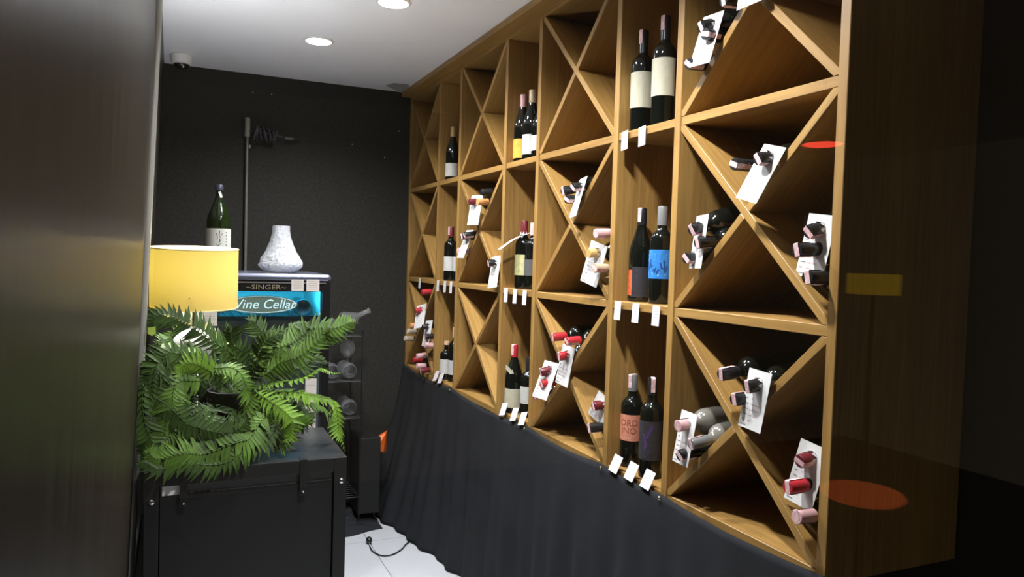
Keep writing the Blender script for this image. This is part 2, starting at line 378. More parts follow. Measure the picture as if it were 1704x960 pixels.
# door: frame and pane
d_ = MB(); zt0, zt1 = 0.06, FZ - 0.036
dg0 = at(333, 540, 1, FY0).x; dg1 = at(536, 540, 1, FY0).x; gz = at(470, 485, 1, FY0).z
door = part('door', MB().bounds((FX0, FY0, zt0), (dg0, FY0 + 0.04, zt1)).bounds((dg1, FY0, zt0), (FX1, FY0 + 0.04, zt1)).bounds((dg0, FY0, zt0), (dg1, FY0 + 0.04, zt0 + 0.06)).bounds((dg0, FY0, gz), (dg1, FY0 + 0.04, zt1)), mat('door_gloss', (0.008, 0.008, 0.009), 0.15), fr)
part('trim_strip', MB().bounds((FX0 + 0.01, FY0 - 0.003, zt1 - 0.006), (FX1 - 0.02, FY0, zt1)), mat('trim_metal', (0.3, 0.3, 0.32), 0.3, metal=0.8), fr)
part('pane', MB().bounds((dg0, FY0 + 0.012, zt0 + 0.06), (dg1, FY0 + 0.018, gz)), PANE, fr)
part('white_gasket', MB().bounds((at(322, 540, 1, FY0).x, FY0 - 0.002, 0.7), (at(331, 540, 1, FY0).x, FY0, at(326, 515, 1, FY0).z)), WHITE, fr)
LED = mat('blue_led', (0.2, 0.7, 1), 0.5, emit=(0.04, 0.66, 1.0), es=60.0)
part('led_strip', MB().bounds((FX0 + 0.05, FY0 + 0.06, 1.418), (FX1 - 0.05, FY0 + 0.085, 1.429)), LED, fr)
SHELFM = mat('fridge_shelf', (0.02, 0.03, 0.035), 0.3)
for z in (1.285, 1.06, 0.84):
    ws = MB().bounds((FX0 + W0 + 0.004, FY0 + 0.05, z - 0.010), (FX1 - W0 - 0.004, FY0 + 0.066, z + 0.010))
    for k in range(14): xx = FX0 + W0 + 0.02 + k * (FX1 - FX0 - 2 * W0 - 0.04) / 13; ws.tube([(xx, FY0 + 0.066, z), (xx, FY1 - W0 - 0.006, z)], 0.003, 6)
    for yy in (FY0 + 0.25, FY1 - W0 - 0.02): ws.tube([(FX0 + W0 + 0.004, yy, z - 0.005), (FX1 - W0 - 0.004, yy, z - 0.005)], 0.003, 6)
    if z > 1.2: ws.bounds((FX0 + W0 + 0.004, FY0 + 0.066, z - 0.006), (FX1 - W0 - 0.004, FY1 - W0 - 0.006, z - 0.004))  # solid plate added to keep the blue light off the lower shelves
    part('wire_shelf', ws, SHELFM, fr, 40)
def onfridge(px_, py_): return at(px_, py_, 1, FY0 - 0.001)
oc = onfridge(436, 507); ow = (onfridge(496, 507).x - oc.x); oh = abs(onfridge(436, 492).z - oc.z)
ovp = [(oc.x + ow * math.cos(2 * math.pi * k / 48), oc.z + oh * math.sin(2 * math.pi * k / 48)) for k in range(48)]
ov = part('oval_sticker', MB().prism([(x, FY0 + 0.0115, z) for x, z in ovp], (0, -0.001, 0)), mat('sticker_olive', (0.085, 0.125, 0.10), 0.5), fr)
def flat_text(body, size, c, yy, m, root, name, shear=0.0, stretch=1.0):
    vs, fs = text_geo(body, size, shear)
    o = part(name, MB().add([(c.x + v.x * stretch, yy, c.z + v.y) for v in vs], fs), m, root); o['kind'] = 'stuff'
    return o
flat_text('Wine Cellar', 0.058, oc, FY0 + 0.0095, mat('letter_cyan', (0.55, 0.85, 0.95), 0.5), fr, 'lettering', 0.25)
part('ring', MB().tube([(oc.x + (x - oc.x) * 0.95, FY0 + 0.0103, oc.z + (z - oc.z) * 0.9) for x, z in ovp + ovp[:1]], 0.0012, 4), mat('letter_cyan', (0, 0, 0)), fr)
tc_ = onfridge(443, 478)
flat_text('~SINGER~', 0.03, tc_, FY0 - 0.0015, mat('letter_grey', (0.17, 0.15, 0.10), 0.4), fr, 'brand_lettering', 0, 1.25)
# bottles lying in the fridge, bases toward the door
BLUEB = mat('fridge_bottle_glass', (0.02, 0.05, 0.06), 0.08)
bb = MB().lathe([(0, 0.012), (0.02, 0.010), (0.030, 0.002), (0.036, 0.0), (0.038, 0.004), (0.038, 0.19), (0.03, 0.22), (0.0145, 0.245), (0.0145, 0.30), (0, 0.30)], 26, Matrix.Rotation(-math.pi / 2, 3, 'X')).mesh('bottle', BLUEB, 40)
spots = [(0, 1.332, -1.19), (0, 1.332, -0.985), (0, 1.332, -0.81), (1, 1.107, -1.17), (1, 1.107, -1.075), (1, 1.107, -0.985), (1, 1.107, -0.895), (1, 1.107, -0.805)]
nm = ['left end', 'middle', 'right end']; nm2 = ['first from the left', 'second from the left', 'third from the left', 'fourth from the left', 'fifth from the left']
for k, (row, z, x) in enumerate(spots):
    lb = 'dark bottle lying on the upper fridge shelf behind the blue glass, ' + nm[k] if row == 0 else 'dark bottle lying on the second fridge shelf, ' + nm2[k - 3]
    tag(link('fridge_bottle', bb, None, (x, FY0 + 0.075, z)), lb, 'bottle', 'bottles inside the wine fridge')
# note cards stuck on the fridge
def fcard(x0, y0, x1, y1, lb):
    a, b = onfridge(x0, y0), onfridge(x1, y1); c = Vector(((a.x + b.x) / 2, FY0 - 0.004, (a.z + b.z) / 2))
    t = thing('note_card', c, lb, 'card', 'note cards on the fridge')
    link('paper', MB().box((0, 0, 0), (abs(b.x - a.x), 0.0012, abs(b.z - a.z))).mesh('paper', mat('fridge_card', (0.50, 0.46, 0.42), 0.7)), t)
    pr = MB()
    for k in range(5): pr.box((0, -0.0008, abs(b.z - a.z) * (0.36 - 0.17 * k)), (abs(b.x - a.x) * (0.8 - 0.12 * (k % 2)), 0.0002, 0.0022))
    link('print', pr.mesh('print', mat('faint_ink', (0.28, 0.25, 0.24), 0.7)), t)['kind'] = 'stuff'
fcard(485, 465, 505, 484, 'white card on the fridge header beside the raised lettering')
fcard(510, 465, 531, 485, 'white card at the right end of the fridge header')
fcard(337, 519, 361, 542, 'white card on the fridge glass just under the yellow lamp shade')
fcard(508, 630, 525, 711, 'long white card low on the fridge beside the drooping fern')

# ---------------------------------------------------------------- bottles
def ring_profile(kind, H):
    if kind == 'bordeaux': R, k = 0.0375, [(0.645, 1), (0.68, 0.965), (0.71, 0.86), (0.735, 0.68), (0.755, 0.50), (0.78, 0.41), (0.80, 0.385)]
    elif kind == 'burgundy': R, k = 0.0395, [(0.50, 1), (0.56, 0.955), (0.62, 0.84), (0.68, 0.68), (0.74, 0.53), (0.79, 0.42), (0.83, 0.37)]
    else: R, k = 0.0525, [(0.57, 1), (0.61, 0.97), (0.66, 0.86), (0.72, 0.68), (0.78, 0.50), (0.83, 0.375), (0.87, 0.31)]
    nr = 0.0142 if kind != 'sake' else 0.0155
    p = [(0, 0.010), (R * 0.5, 0.008), (R * 0.86, 0.0), (R * 0.96, 0.0015), (R, 0.007)]
    p += [(R * s if s > 0.45 else max(R * s, nr), H * z) for z, s in k]
    p += [(nr, H * 0.88), (nr, H - 0.022), (nr + 0.0012, H - 0.020), (nr + 0.0012, H - 0.010), (nr, H - 0.008), (nr, H), (0, H)]
    return R, nr, p
CACHE = {}
def cached(key, fn):
    if key not in CACHE: CACHE[key] = fn()
    return CACHE[key]
CAPS = {'black': (0.012, 0.012, 0.013), 'gold': (0.50, 0.33, 0.12), 'cork': (0.55, 0.34, 0.20), 'red': (0.42, 0.022, 0.03), 'darkred': (0.13, 0.015, 0.02),
        'grey': (0.16, 0.16, 0.155), 'cream': (0.60, 0.50, 0.36), 'orange': (0.65, 0.28, 0.10), 'pink': (0.62, 0.36, 0.36), 'tan': (0.45, 0.33, 0.22), 'white': (0.6, 0.6, 0.6)}
def capmat(c): return mat('capsule_' + c, CAPS[c], 0.32, spec=0.5)
STRIP = mat('tax_strip', (0.66, 0.42, 0.42), 0.6, noise_amt=0.35, nscale=160)
def make_bottle(name, loc, rot, kind, H, glass, cap, label_txt, strip=None, lab=None, lab2=None, group=None, capl=0.055):
    t = thing(name, loc, label_txt, 'bottle', group, rot)
    R, nr, prof = ring_profile(kind, H)
    link('glass', cached((kind, H, glass.name), lambda: MB().lathe(prof, 32).mesh('glass', glass, 50)), t)
    if cap:
        rr = nr + 0.0018
        link('capsule', cached(('cap', kind, H, cap, capl), lambda: MB().lathe([(rr, H - capl), (rr, H - 0.002), (rr - 0.0015, H + 0.0008), (0, H + 0.0008)], 24).mesh('capsule', capmat(cap), 40)), t)
    if strip is not None:
        rr = nr + 0.0024
        def mk():
            m_ = MB(); wv = 0.0065
            pts = [(rr, H - 0.045), (rr, H - 0.002), (rr - 0.002, H + 0.0016), (-rr + 0.002, H + 0.0016), (-rr, H - 0.002), (-rr, H - 0.045)]
            for sdx in (0.0, 0.0006):
                pass
            vs = []; 
            for (a_, z_) in pts:
                vs += [(a_, -wv, z_), (a_, wv, z_)]
            return m_.add(vs, [(2 * i, 2 * i + 1, 2 * i + 3, 2 * i + 2) for i in range(5)]).mesh('tax_strip', STRIP)
        so = link('tax_strip', cached(('strip', H, kind), mk), t); so.rotation_euler = (0, 0, strip)
    for q, L_ in enumerate((lab, lab2)):
        if not L_: continue
        z0, z1, arc, ctr, lm = L_
        def mkl():
            n = 20; vs = []
            for i in range(n + 1):
                an = ctr - arc / 2 + arc * i / n
                for z in (z0, z1): vs.append(((R + 0.0006) * math.cos(an), (R + 0.0006) * math.sin(an), z))
            return MB().add(vs, [(2 * i, 2 * i + 2, 2 * i + 3, 2 * i + 1) for i in range(n)]).mesh('label', lm, 60)
        link('label', mkl(), t)
    return t
def wrap_print(t, R, body, size, ctr, z, m, shear=0.0):
    vs, fs = text_geo(body, size, shear); r_ = R + 0.0011
    return link('label_print', MB().add([(r_ * math.cos(ctr + v.x / r_), r_ * math.sin(ctr + v.x / r_), z + v.y) for v in vs], fs).mesh('label_print', m), t)
def wrap_strokes(t, R, strokes, ctr, z, m, name='label_print'):
    r_ = R + 0.0011; mb_ = MB()
    for pts, wd in strokes:
        q = [];
        for i, (u, v) in enumerate(pts):
            a_ = pts[max(i - 1, 0)]; b_2 = pts[min(i + 1, len(pts) - 1)]; du, dv = b_2[0] - a_[0], b_2[1] - a_[1]; l_ = math.hypot(du, dv) or 1
            for s_ in (-1, 1): uu, vv = u - dv / l_ * wd / 2 * s_, v + du / l_ * wd / 2 * s_; q.append((r_ * math.cos(ctr + uu / r_), r_ * math.sin(ctr + uu / r_), z + vv))
        mb_.add(q, [(2 * i, 2 * i + 1, 2 * i + 3, 2 * i + 2) for i in range(len(pts) - 1)])
    o = link(name, mb_.mesh(name, m), t); o['kind'] = 'stuff'
    return o
LW = mat('label_white', (0.48, 0.47, 0.44), 0.6, noise_amt=0.06, nscale=70)
LC = mat('label_cream', (0.44, 0.41, 0.30), 0.6, noise_amt=0.06, nscale=70)
LO = mat('label_orange', (0.72, 0.34, 0.04), 0.55, noise_amt=0.15, nscale=60)
LY = mat('label_yellow', (0.52, 0.50, 0.24), 0.6, noise_amt=0.2, nscale=60)
LB = mat('label_blue', (0.03, 0.19, 0.52), 0.4, noise_amt=0.25, nscale=60)
LCO = mat('label_coral', (0.62, 0.24, 0.15), 0.55, noise_amt=0.08, nscale=70)
LBK = mat('label_black', (0.030, 0.028, 0.032), 0.5, noise_amt=0.2, nscale=90)
LR = mat('label_red', (0.50, 0.09, 0.03), 0.5, noise_amt=0.6, nscale=45)
LSH = mat('label_smoke', (0.10, 0.10, 0.10), 0.4)
FACE = math.radians(198)         # labels face the room, turned a little toward the viewer
def stand(row, px_, py_, x, kind, H, cap, txt, lab, strip=None, lab2=None, capl=0.055, glass=DARKGLASS, grp='standing bottles in the rack'):
    p = at(px_, py_, 0, x); z = ZS[row] + TS / 2 + 0.0005
    return make_bottle('wine_bottle', (x, p.y, z), (0, 0, 0), kind, H, glass, cap, txt, strip, lab, lab2, grp, capl)
A = math.radians
# top row
stand(2, 754, 240, 0.06, 'burgundy', 0.30, 'gold', 'slim dark bottle with gold capsule alone on the top shelf near the back wall', (0.022, 0.095, A(200), FACE, LW))
stand(2, 870, 210, 0.065, 'burgundy', 0.305, 'pink', 'dark bottle with an orange label on the top shelf', (0.020, 0.105, A(190), FACE, LO))
stand(2, 885, 210, 0.060, 'burgundy', 0.305, 'tan', 'dark bottle with white label beside the orange-labelled bottle on the top shelf', (0.024, 0.110, A(190), FACE, LW))
stand(2, 900, 210, 0.075, 'burgundy', 0.27, 'white', 'bottle with white label mostly hidden by the upright, right of the orange-labelled bottle', (0.035, 0.10, A(190), FACE, LW))
stand(2, 1069, 130, 0.060, 'bordeaux', 0.335, 'black', 'dark bottle with large cream label on the top shelf, left of the pair', (0.078, 0.195, A(185), A(205), LC), A(20), capl=0.075)
stand(2, 1105, 120, 0.055, 'bordeaux', 0.345, 'black', 'dark bottle with large cream label on the top shelf, right of the pair', (0.092, 0.210, A(185), A(205), LC), A(20), capl=0.075)
# middle row
stand(1, 750, 420, 0.055, 'bordeaux', 0.30, 'darkred', 'dark bottle with white label on the middle shelf near the back wall', (0.055, 0.135, A(200), FACE, LW), A(20))
stand(1, 766, 420, 0.075, 'bordeaux', 0.30, 'white', 'bottle with pale capsule mostly hidden behind the upright, middle shelf near the back wall', (0.055, 0.135, A(200), FACE, LW))
b_tag = stand(1, 871, 430, 0.055, 'bordeaux', 0.30, 'darkred', 'dark bottle with yellow-green label and a paper tag bent over its neck', (0.060, 0.150, A(120), A(215), LY), None, (0.02, 0.15, A(50), A(300), LSH))
stand(1, 887, 430, 0.075, 'bordeaux', 0.29, 'pink', 'dark bottle half hidden by the upright, right of the yellow-green labelled one', (0.06, 0.13, A(160), FACE, LSH))
stand(1, 1066, 430, 0.075, 'burgundy', 0.31, 'black', 'dark bottle with a red-orange patterned label on the middle shelf', (0.015, 0.115, A(150), A(265), LBK), A(25), (0.02, 0.105, A(45), A(172), LR))
bl = stand(1, 1100, 430, 0.075, 'bordeaux', 0.31, 'grey', 'dark bottle with a bright blue label and grey capsule on the middle shelf', (0.080, 0.172, A(190), A(205), LB), capl=0.06)
wrap_strokes(bl, 0.0375, [([(-0.03 + 0.012 * k, 0.025 * math.sin(k * 1.7) - 0.0), (-0.026 + 0.012 * k, -0.012 + 0.01 * math.sin(k * 2.1)), (-0.02 + 0.012 * k, 0.010 * math.cos(k))], 0.005) for k in range(6)], A(205), 0.118, mat('print_navy', (0.012, 0.05, 0.20), 0.4))
wrap_strokes(bl, 0.0375, [([(-0.038, 0.03 - 0.008 * k), (0.0, 0.031 - 0.008 * k), (0.038, 0.03 - 0.008 * k)], 0.002) for k in range(3)] + [([(-0.035, -0.032), (-0.01, -0.028), (0.012, -0.034), (0.035, -0.03)], 0.008)], A(205), 0.125, mat('print_pale_blue', (0.22, 0.42, 0.66), 0.4), 'label_lines')
# bottom row
stand(0, 757, 590, 0.075, 'bordeaux', 0.30, 'cork', 'tall dark bottle with tan capsule on the bottom shelf near the back wall', (0.04, 0.12, A(200), FACE, LW))
stand(0, 743, 595, 0.055, 'bordeaux', 0.215, 'cork', 'short dark half bottle with white label on the bottom shelf near the back wall', (0.035, 0.115, A(200), FACE, LW), capl=0.02)
rb = stand(0, 855, 630, 0.05, 'burgundy', 0.305, 'red', 'dark bottle with bright red capsule and a pale shoulder label on the bottom shelf', (0.025, 0.110, A(190), FACE, LC), A(30))
wrap_strokes(rb, 0.0375, [([(-0.03, 0.014), (-0.012, 0.02), (0.006, 0.012), (0.02, 0.0), (0.03, 0.004)], 0.020)], A(195), 0.185, LC, 'shoulder_label')
stand(0, 880, 640, 0.075, 'bordeaux', 0.26, 'black', 'dark bottle with white label partly hidden by the upright, right of the red-capsule bottle', (0.06, 0.135, A(190), FACE, LW))
co = stand(0, 1051, 700, 0.075, 'bordeaux', 0.31, 'grey', 'dark bottle with a coral pink label on the bottom shelf', (0.090, 0.178, A(200), A(205), LCO), A(20))
wrap_print(co, 0.0375, 'ORD', 0.030, A(222), 0.150, mat('print_rust', (0.30, 0.085, 0.05), 0.6)); wrap_print(co, 0.0375, 'INO', 0.030, A(222), 0.124, mat('print_rust', (0, 0, 0)))
wrap_strokes(co, 0.0375, [([(0.03 * math.cos(a / 8 * math.pi), -0.012 * math.sin(a / 8 * math.pi)) for a in range(9)], 0.002), ([(-0.03, 0), (0.03, 0)], 0.0018)], A(215), 0.11, mat('print_pale_pink', (0.75, 0.42, 0.32), 0.6), 'label_lines')
pu = stand(0, 1084, 705, 0.062, 'bordeaux', 0.32, 'black', 'dark bottle with a charcoal label bearing a purple mark on the bottom shelf', (0.060, 0.185, A(200), A(205), LBK), A(60))
wrap_strokes(pu, 0.0375, [([(-0.022, 0.03), (-0.006, 0.0), (0.0, -0.03), (-0.004, -0.05)], 0.009), ([(0.022, 0.032), (0.012, 0.01), (0.002, -0.01)], 0.008)], A(210), 0.14, mat('print_purple', (0.07, 0.03, 0.12), 0.5))
wrap_strokes(pu, 0.0375, [([(-0.03, 0), (0, 0.0), (0.03, 0)], 0.003)], A(210), 0.072, mat('print_grey', (0.12, 0.12, 0.12), 0.5), 'label_lines')
# sake bottle on the fridge
sp = at(363, 440, 2, FZ); spx = at(364, 370, 1, -0.95)
sk = make_bottle('sake_bottle', (spx.x, -0.95, FZ + 0.0005), (0, 0, 0), 'sake', 0.395, GREENGLASS, None, 'large dark green bottle with white calligraphy label standing on the fridge', None, (0.03, 0.195, A(170), A(268), mat('sake_label', (0.50, 0.50, 0.44), 0.6)))
link('cap', MB().lathe([(0.0165, 0.37), (0.0185, 0.372), (0.0185, 0.392), (0.015, 0.397), (0, 0.397)], 20).mesh('cap', mat('sake_cap', (0.03, 0.03, 0.05), 0.3), 40), sk)
wrap_strokes(sk, -0.0375 + 0.0525, [([(-0.006, 0), (0.006, 0.0)], 0.011)], A(280), 0.388, WHITE, 'cap_seal')
wrap_strokes(sk, 0.0195, [([(-0.005, 0.012), (0.0, 0), (0.006, -0.014)], 0.012)], A(285), 0.352, WHITE, 'neck_seal')
wrap_strokes(sk, 0.0525, [([(-0.010, 0.034), (-0.004, 0.012), (-0.009, 0.006)], 0.003), ([(0.004, 0.045), (0.002, 0.02), (0.010, 0.014)], 0.0035), ([(0.016, 0.034), (0.012, 0.024)], 0.0025), ([(0.004, 0.010), (0.006, -0.002), (0.0, -0.008)], 0.0045), ([(-0.010, -0.014), (-0.002, -0.024), (0.008, -0.012)], 0.004), ([(-0.008, -0.034), (0.012, -0.032)], 0.004)] + [([(0.033, 0.04 - 0.014 * k), (0.036, 0.035 - 0.014 * k)], 0.004) for k in range(6)], A(268), 0.14, INK)

# ---------------------------------------------------------------- bottles lying in the crossed bays
# col, row, tip pixel, capsule, strip angle or None, glass, description, tag key
TAGS = {
'T1':(-0.012,-2.9620,2.2371,0.074,0.036,0.276,0.08,0.15),'T2':(-0.012,-3.1315,2.3438,0.123,-0.071,0.215,0.08,0.15),'T3':(-0.012,-3.2089,1.8419,0.060,0.270,0.357,0.08,0.15),
'T4':(-0.012,-2.9549,1.6850,-0.257,-0.029,0.125,0.08,0.15),'T5':(0.030,-3.335,1.672,0.0,0.123,0.12,0.085,0.15),'T6':(-0.012,-2.9291,1.1281,-0.087,0.006,0.169,0.08,0.15),
'T7':(-0.012,-3.2013,1.2871,0.0,0.066,0.14,0.08,0.15),'T8':(0.030,-3.340,1.133,0.04,0.12,0.20,0.085,0.15),'T9':(-0.012,-2.2797,1.8399,-0.199,-0.070,0.280,0.08,0.15),
'T10':(-0.012,-2.3962,1.6127,0.310,0.295,0.023,0.08,0.15),'T11':(-0.012,-2.2058,1.2315,0.130,0.121,0.109,0.08,0.15),'T12':(-0.012,-2.0624,1.1531,0.320,0.064,0.367,0.08,0.15),
'T13':(0.030,-2.398,1.078,0.30,0.50,0.0,0.08,0.10),'T14':(-0.012,-1.2305,1.8565,0.378,0.001,0.172,0.08,0.15),'T15':(-0.012,-1.1274,1.6901,0.082,0.003,0.344,0.08,0.15),
'T16':(-0.004,-1.4785,1.5612,0.117,-0.115,0.204,0.08,0.15),'T17':(-0.012,-0.3879,1.2477,0.411,-0.279,0.396,0.08,0.15),'T18':(-0.012,-0.5232,1.1807,0.169,-0.133,0.237,0.08,0.15)}
NB = 'nearest cross bay'
LY_ = [
 (6,2,1162,39,'black',0.4,None,'black-capped bottle lying in the top nearest cross bay, poking through a white tag','T1'),
 (6,2,1181,66,'black',1.4,None,'bottle in the top nearest cross bay, its capsule crossing the middle of a tag',None),
 (6,2,1155,119,'black',1.0,None,'lowest bottle lying in the top nearest cross bay, pink strip on its capsule',None),
 (6,2,1216,14,'black',0.2,None,'bottle high on the sloping board of the top nearest cross bay, right of the tag',None),
 (6,2,1243,-55,'black',0.5,None,'uppermost bottle of the nearest cross bay, its tag cut by the photo edge','T2'),
 (6,1,1221,273,'black',1.2,None,'untagged bottle in the upper quadrant of the middle nearest cross bay',None),
 (6,1,1266,262,'black',0.6,None,'bottle through a slanting tag in the upper quadrant of the middle nearest cross bay','T3'),
 (6,1,1152,375,'black',0.6,None,'tagged bottle in the far-side quadrant of the middle nearest cross bay','T4'),
 (6,1,1167,415,'black',0.3,None,'pink-stripped bottle crossing the tag in the far-side quadrant, middle nearest cross bay',None),
 (6,1,1154,452,'black',0.9,None,'lowest bottle under the white tag in the far-side quadrant, middle nearest cross bay',None),
 (6,1,1342,372,'black',0.7,None,'tagged bottle against the end upright in the middle nearest cross bay','T5'),
 (6,1,1326,416,'black',0.3,None,'bottle peeking out left of the tag against the end upright, middle nearest cross bay',None),
 (6,1,1358,462,'black',0.3,None,'bottle under the tag by the end upright in the middle nearest cross bay',None),
 (6,0,1200,623,'black',0.1,None,'leftmost bottle in the upper quadrant of the bottom nearest cross bay',None),
 (6,0,1222,665,'black',0.3,None,'lowest bottle in the upper quadrant of the bottom nearest cross bay, left of its tag',None),
 (6,0,1240,634,'black',0.2,None,'tagged bottle in the upper quadrant of the bottom nearest cross bay','T7'),
 (6,0,1126,704,'pink',0.6,GREYGLASS,'tagged dusty clear bottle in the far-side quadrant of the bottom nearest cross bay','T6'),
 (6,0,1152,744,'grey',0.3,GREYGLASS,'grey-capped bottle right of the tag in the far-side quadrant, bottom nearest cross bay',None),
 (6,0,1139,776,'black',0.9,None,'lowest bottle under the tag in the far-side quadrant, bottom nearest cross bay',None),
 (6,0,1328,786,'darkred',1.2,None,'red-capped tagged bottle against the end upright in the bottom nearest cross bay','T8'),
 (6,0,1311,811,'red',0.2,None,'red-capped bottle peeking out left of the tag by the end upright',None),
 (6,0,1344,868,'pink',0.5,None,'pink-capped bottle lowest by the end upright in the bottom nearest cross bay',None),
 (4,1,937,318,'black',0.3,None,'black-capped bottle left of the tag in the upper quadrant of the third middle cross bay',None),
 (4,1,955,312,'black',0.9,None,'tagged bottle in the upper quadrant of the third middle cross bay','T9'),
 (4,1,947,341,'black',1.2,None,'lowest bottle in the upper quadrant of the third middle cross bay',None),
 (4,1,1001,388,'pink',0.5,None,'pink-capped bottle above the slanting tag beside the narrow bay, third middle cross bay',None),
 (4,1,983,419,'gold',None,None,'gold-foiled bottle poking through the slanting tag in the third middle cross bay','T10'),
 (4,1,994,446,'tan',1.2,None,'bottle with tan capsule right of the slanting tag in the third middle cross bay',None),
 (4,0,920,561,'red',0.2,None,'red-capped bottle, uppermost left in the third bottom cross bay',None),
 (4,0,943,568,'red',1.0,None,'red-capped bottle with pink strip, uppermost right in the third bottom cross bay',None),
 (4,0,926,588,'red',0.2,None,'red-capped tagged bottle in the upper quadrant of the third bottom cross bay','T11'),
 (4,0,893,618,'darkred',0.2,None,'red-capped tagged bottle in the far-side quadrant of the third bottom cross bay','T12'),
 (4,0,905,649,'red',0.6,None,'red-capped bottle over the lower end of a tag in the third bottom cross bay',None),
 (4,0,893,669,'red',1.0,None,'lowest red-capped bottle in the far-side quadrant of the third bottom cross bay',None),
 (4,0,991,658,'darkred',0.5,None,'dark-red-capped tagged bottle beside the narrow bay, third bottom cross bay','T13'),
 (4,0,989,716,'black',0.5,None,'dark bottle under the tilted tag beside the narrow bay, third bottom cross bay',None),
 (2,1,789,336,'darkred',None,None,'tagged bottle in the upper quadrant of the second middle cross bay','T14'),
 (2,1,805,332,'black',None,None,'dark-capped bottle right of the tag in the upper quadrant, second middle cross bay',None),
 (2,1,801,355,'orange',None,None,'orange-capped bottle in the upper quadrant of the second middle cross bay',None),
 (2,1,763,390,'black',0.6,None,'tagged bottle in the far-side quadrant of the second middle cross bay','T15'),
 (2,1,779,412,'black',0.9,None,'bottle right of the slanting tag in the far-side quadrant, second middle cross bay',None),
 (2,1,767,432,'pink',0.9,None,'pink-capped bottle lowest in the far-side quadrant of the second middle cross bay',None),
 (2,1,814,436,'black',0.4,None,'tagged bottle in the near-side quadrant of the second middle cross bay','T16'),
 (0,0,696,505,'red',None,None,'red-capped bottle, left of two at the top of the farthest bottom cross bay','T17'),
 (0,0,707,504,'red',None,None,'red-capped bottle, right of two at the top of the farthest bottom cross bay',None),
 (0,0,689,541,'orange',None,None,'bottle with dull orange capsule by the rack end in the farthest bottom cross bay',None),
 (0,0,687,562,'cream',None,None,'cream-capped bottle by the rack end, middle of three, farthest bottom cross bay',None),
 (0,0,684,573,'cream',None,None,'cream-capped bottle by the rack end, lowest of three, farthest bottom cross bay',None),
 (0,0,711,545,'black',None,None,'tagged bottle in the near-side quadrant of the farthest bottom cross bay','T18'),
 (0,0,717,564,'black',0.4,None,'black-capped bottle just under the tag, near-side quadrant of the farthest bottom cross bay',None),
 (0,0,716,577,'pink',0.4,None,'pink-capped bottle lowest in the near-side quadrant of the farthest bottom cross bay',None),
 (0,0,689,599,'red',None,None,'red-capped bottle, leftmost on the floor of the farthest bottom cross bay',None),
 (0,0,704,597,'pink',0.4,None,'pink-capped bottle, middle on the floor of the farthest bottom cross bay',None),
 (0,0,711,608,'darkred',0.4,None,'dark-red-capped bottle, rightmost on the floor of the farthest bottom cross bay',None),
 (0,0,703,582,'pink',0.4,None,'pink-capped bottle on top of the floor row in the farthest bottom cross bay',None),
]
RB = 0.0385
QUAD = {(6,2): 'LLLLT', (6,1): 'TTLLLRRR', (6,0): 'TTTLLLRRR', (4,1): 'TTTRRR', (4,0): 'TTTLLLRR', (2,1): 'TTTLLLR', (0,0): 'TTLLLRRRBBBB'}   # top, far-side (L), near-side (R), bottom quadrant
SIGN = {'T': (1, 1), 'L': (-1, 1), 'R': (1, -1), 'B': (-1, -1)}
def solve(items, cellb, quads, RB=RB):
    """body centres near their necks, clear of the boards and of one another"""
    ya, yb, za, zb = cellb; cy, cz = (ya + yb) / 2, (za + zb) / 2
    nrm = []
    for sgn in (1, -1):
        d = Vector((yb - ya, sgn * (zb - za))).normalized(); nrm.append(Vector((-d.y, d.x)))
    P = [Vector(i) for i in items]; side = [SIGN[q] for q in quads]
    for it in range(400):
        for i, p in enumerate(P):
            for j in range(i):
                d = p - P[j]; l_ = d.length or 1e-4
                if l_ < 2 * RB + 0.001: d = d / l_ * (2 * RB + 0.001 - l_) * 0.5; p += d; P[j] -= d
        for i, p in enumerate(P):
            for n, s_ in zip(nrm, side[i]):
                dd = (p - Vector((cy, cz))).dot(n) * s_; mn = RB + TX / 2 + 0.001
                if dd < mn: p += n * s_ * (mn - dd)
            p.x = min(max(p.x, ya + RB + .001), yb - RB - .001); p.y = min(max(p.y, za + RB + .001), zb - RB - .001)
    return P
def tag_matrix(yaw, roll, tilt): return Matrix.Rotation(yaw, 3, 'Z') @ Matrix.Rotation(tilt, 3, 'Y') @ Matrix.Rotation(roll, 3, 'X')
TAGTXT = {'T1':'white neck tag in the top nearest cross bay, whole inside the photo','T2':'white neck tag cut by the top edge of the photo','T3':'slanting white neck tag above the crossing of the middle nearest cross bay',
'T4':'narrow white neck tag at the far side of the middle nearest cross bay','T5':'white neck tag against the end upright in the middle nearest cross bay','T6':'white neck tag at the far side of the bottom nearest cross bay',
'T7':'upright white neck tag above the crossing of the bottom nearest cross bay','T8':'white neck tag under a red capsule against the end upright','T9':'white neck tag in the upper quadrant of the third middle cross bay',
'T10':'slanting white neck tag with gold foil bottle through it, third middle cross bay','T11':'white neck tag on a red-capped bottle, the upper right of two overlapping tags','T12':'white neck tag on a red-capped bottle, the lower left of two overlapping tags',
'T13':'white neck tag tilted steeply beside the narrow bay, third bottom cross bay','T14':'white neck tag in the upper quadrant of the second middle cross bay','T15':'slanting white neck tag at the far side of the second middle cross bay',
'T16':'white neck tag beside the middle narrow bay in the second middle cross bay','T17':'white neck tag under two red capsules in the farthest bottom cross bay','T18':'white neck tag in the near-side quadrant of the farthest bottom cross bay'}
TAGM = mat('tag_paper', (0.60, 0.59, 0.57), 0.65, noise_amt=0.02, nscale=30)
PINK_INK = mat('pink_ink', (0.55, 0.38, 0.38), 0.7)
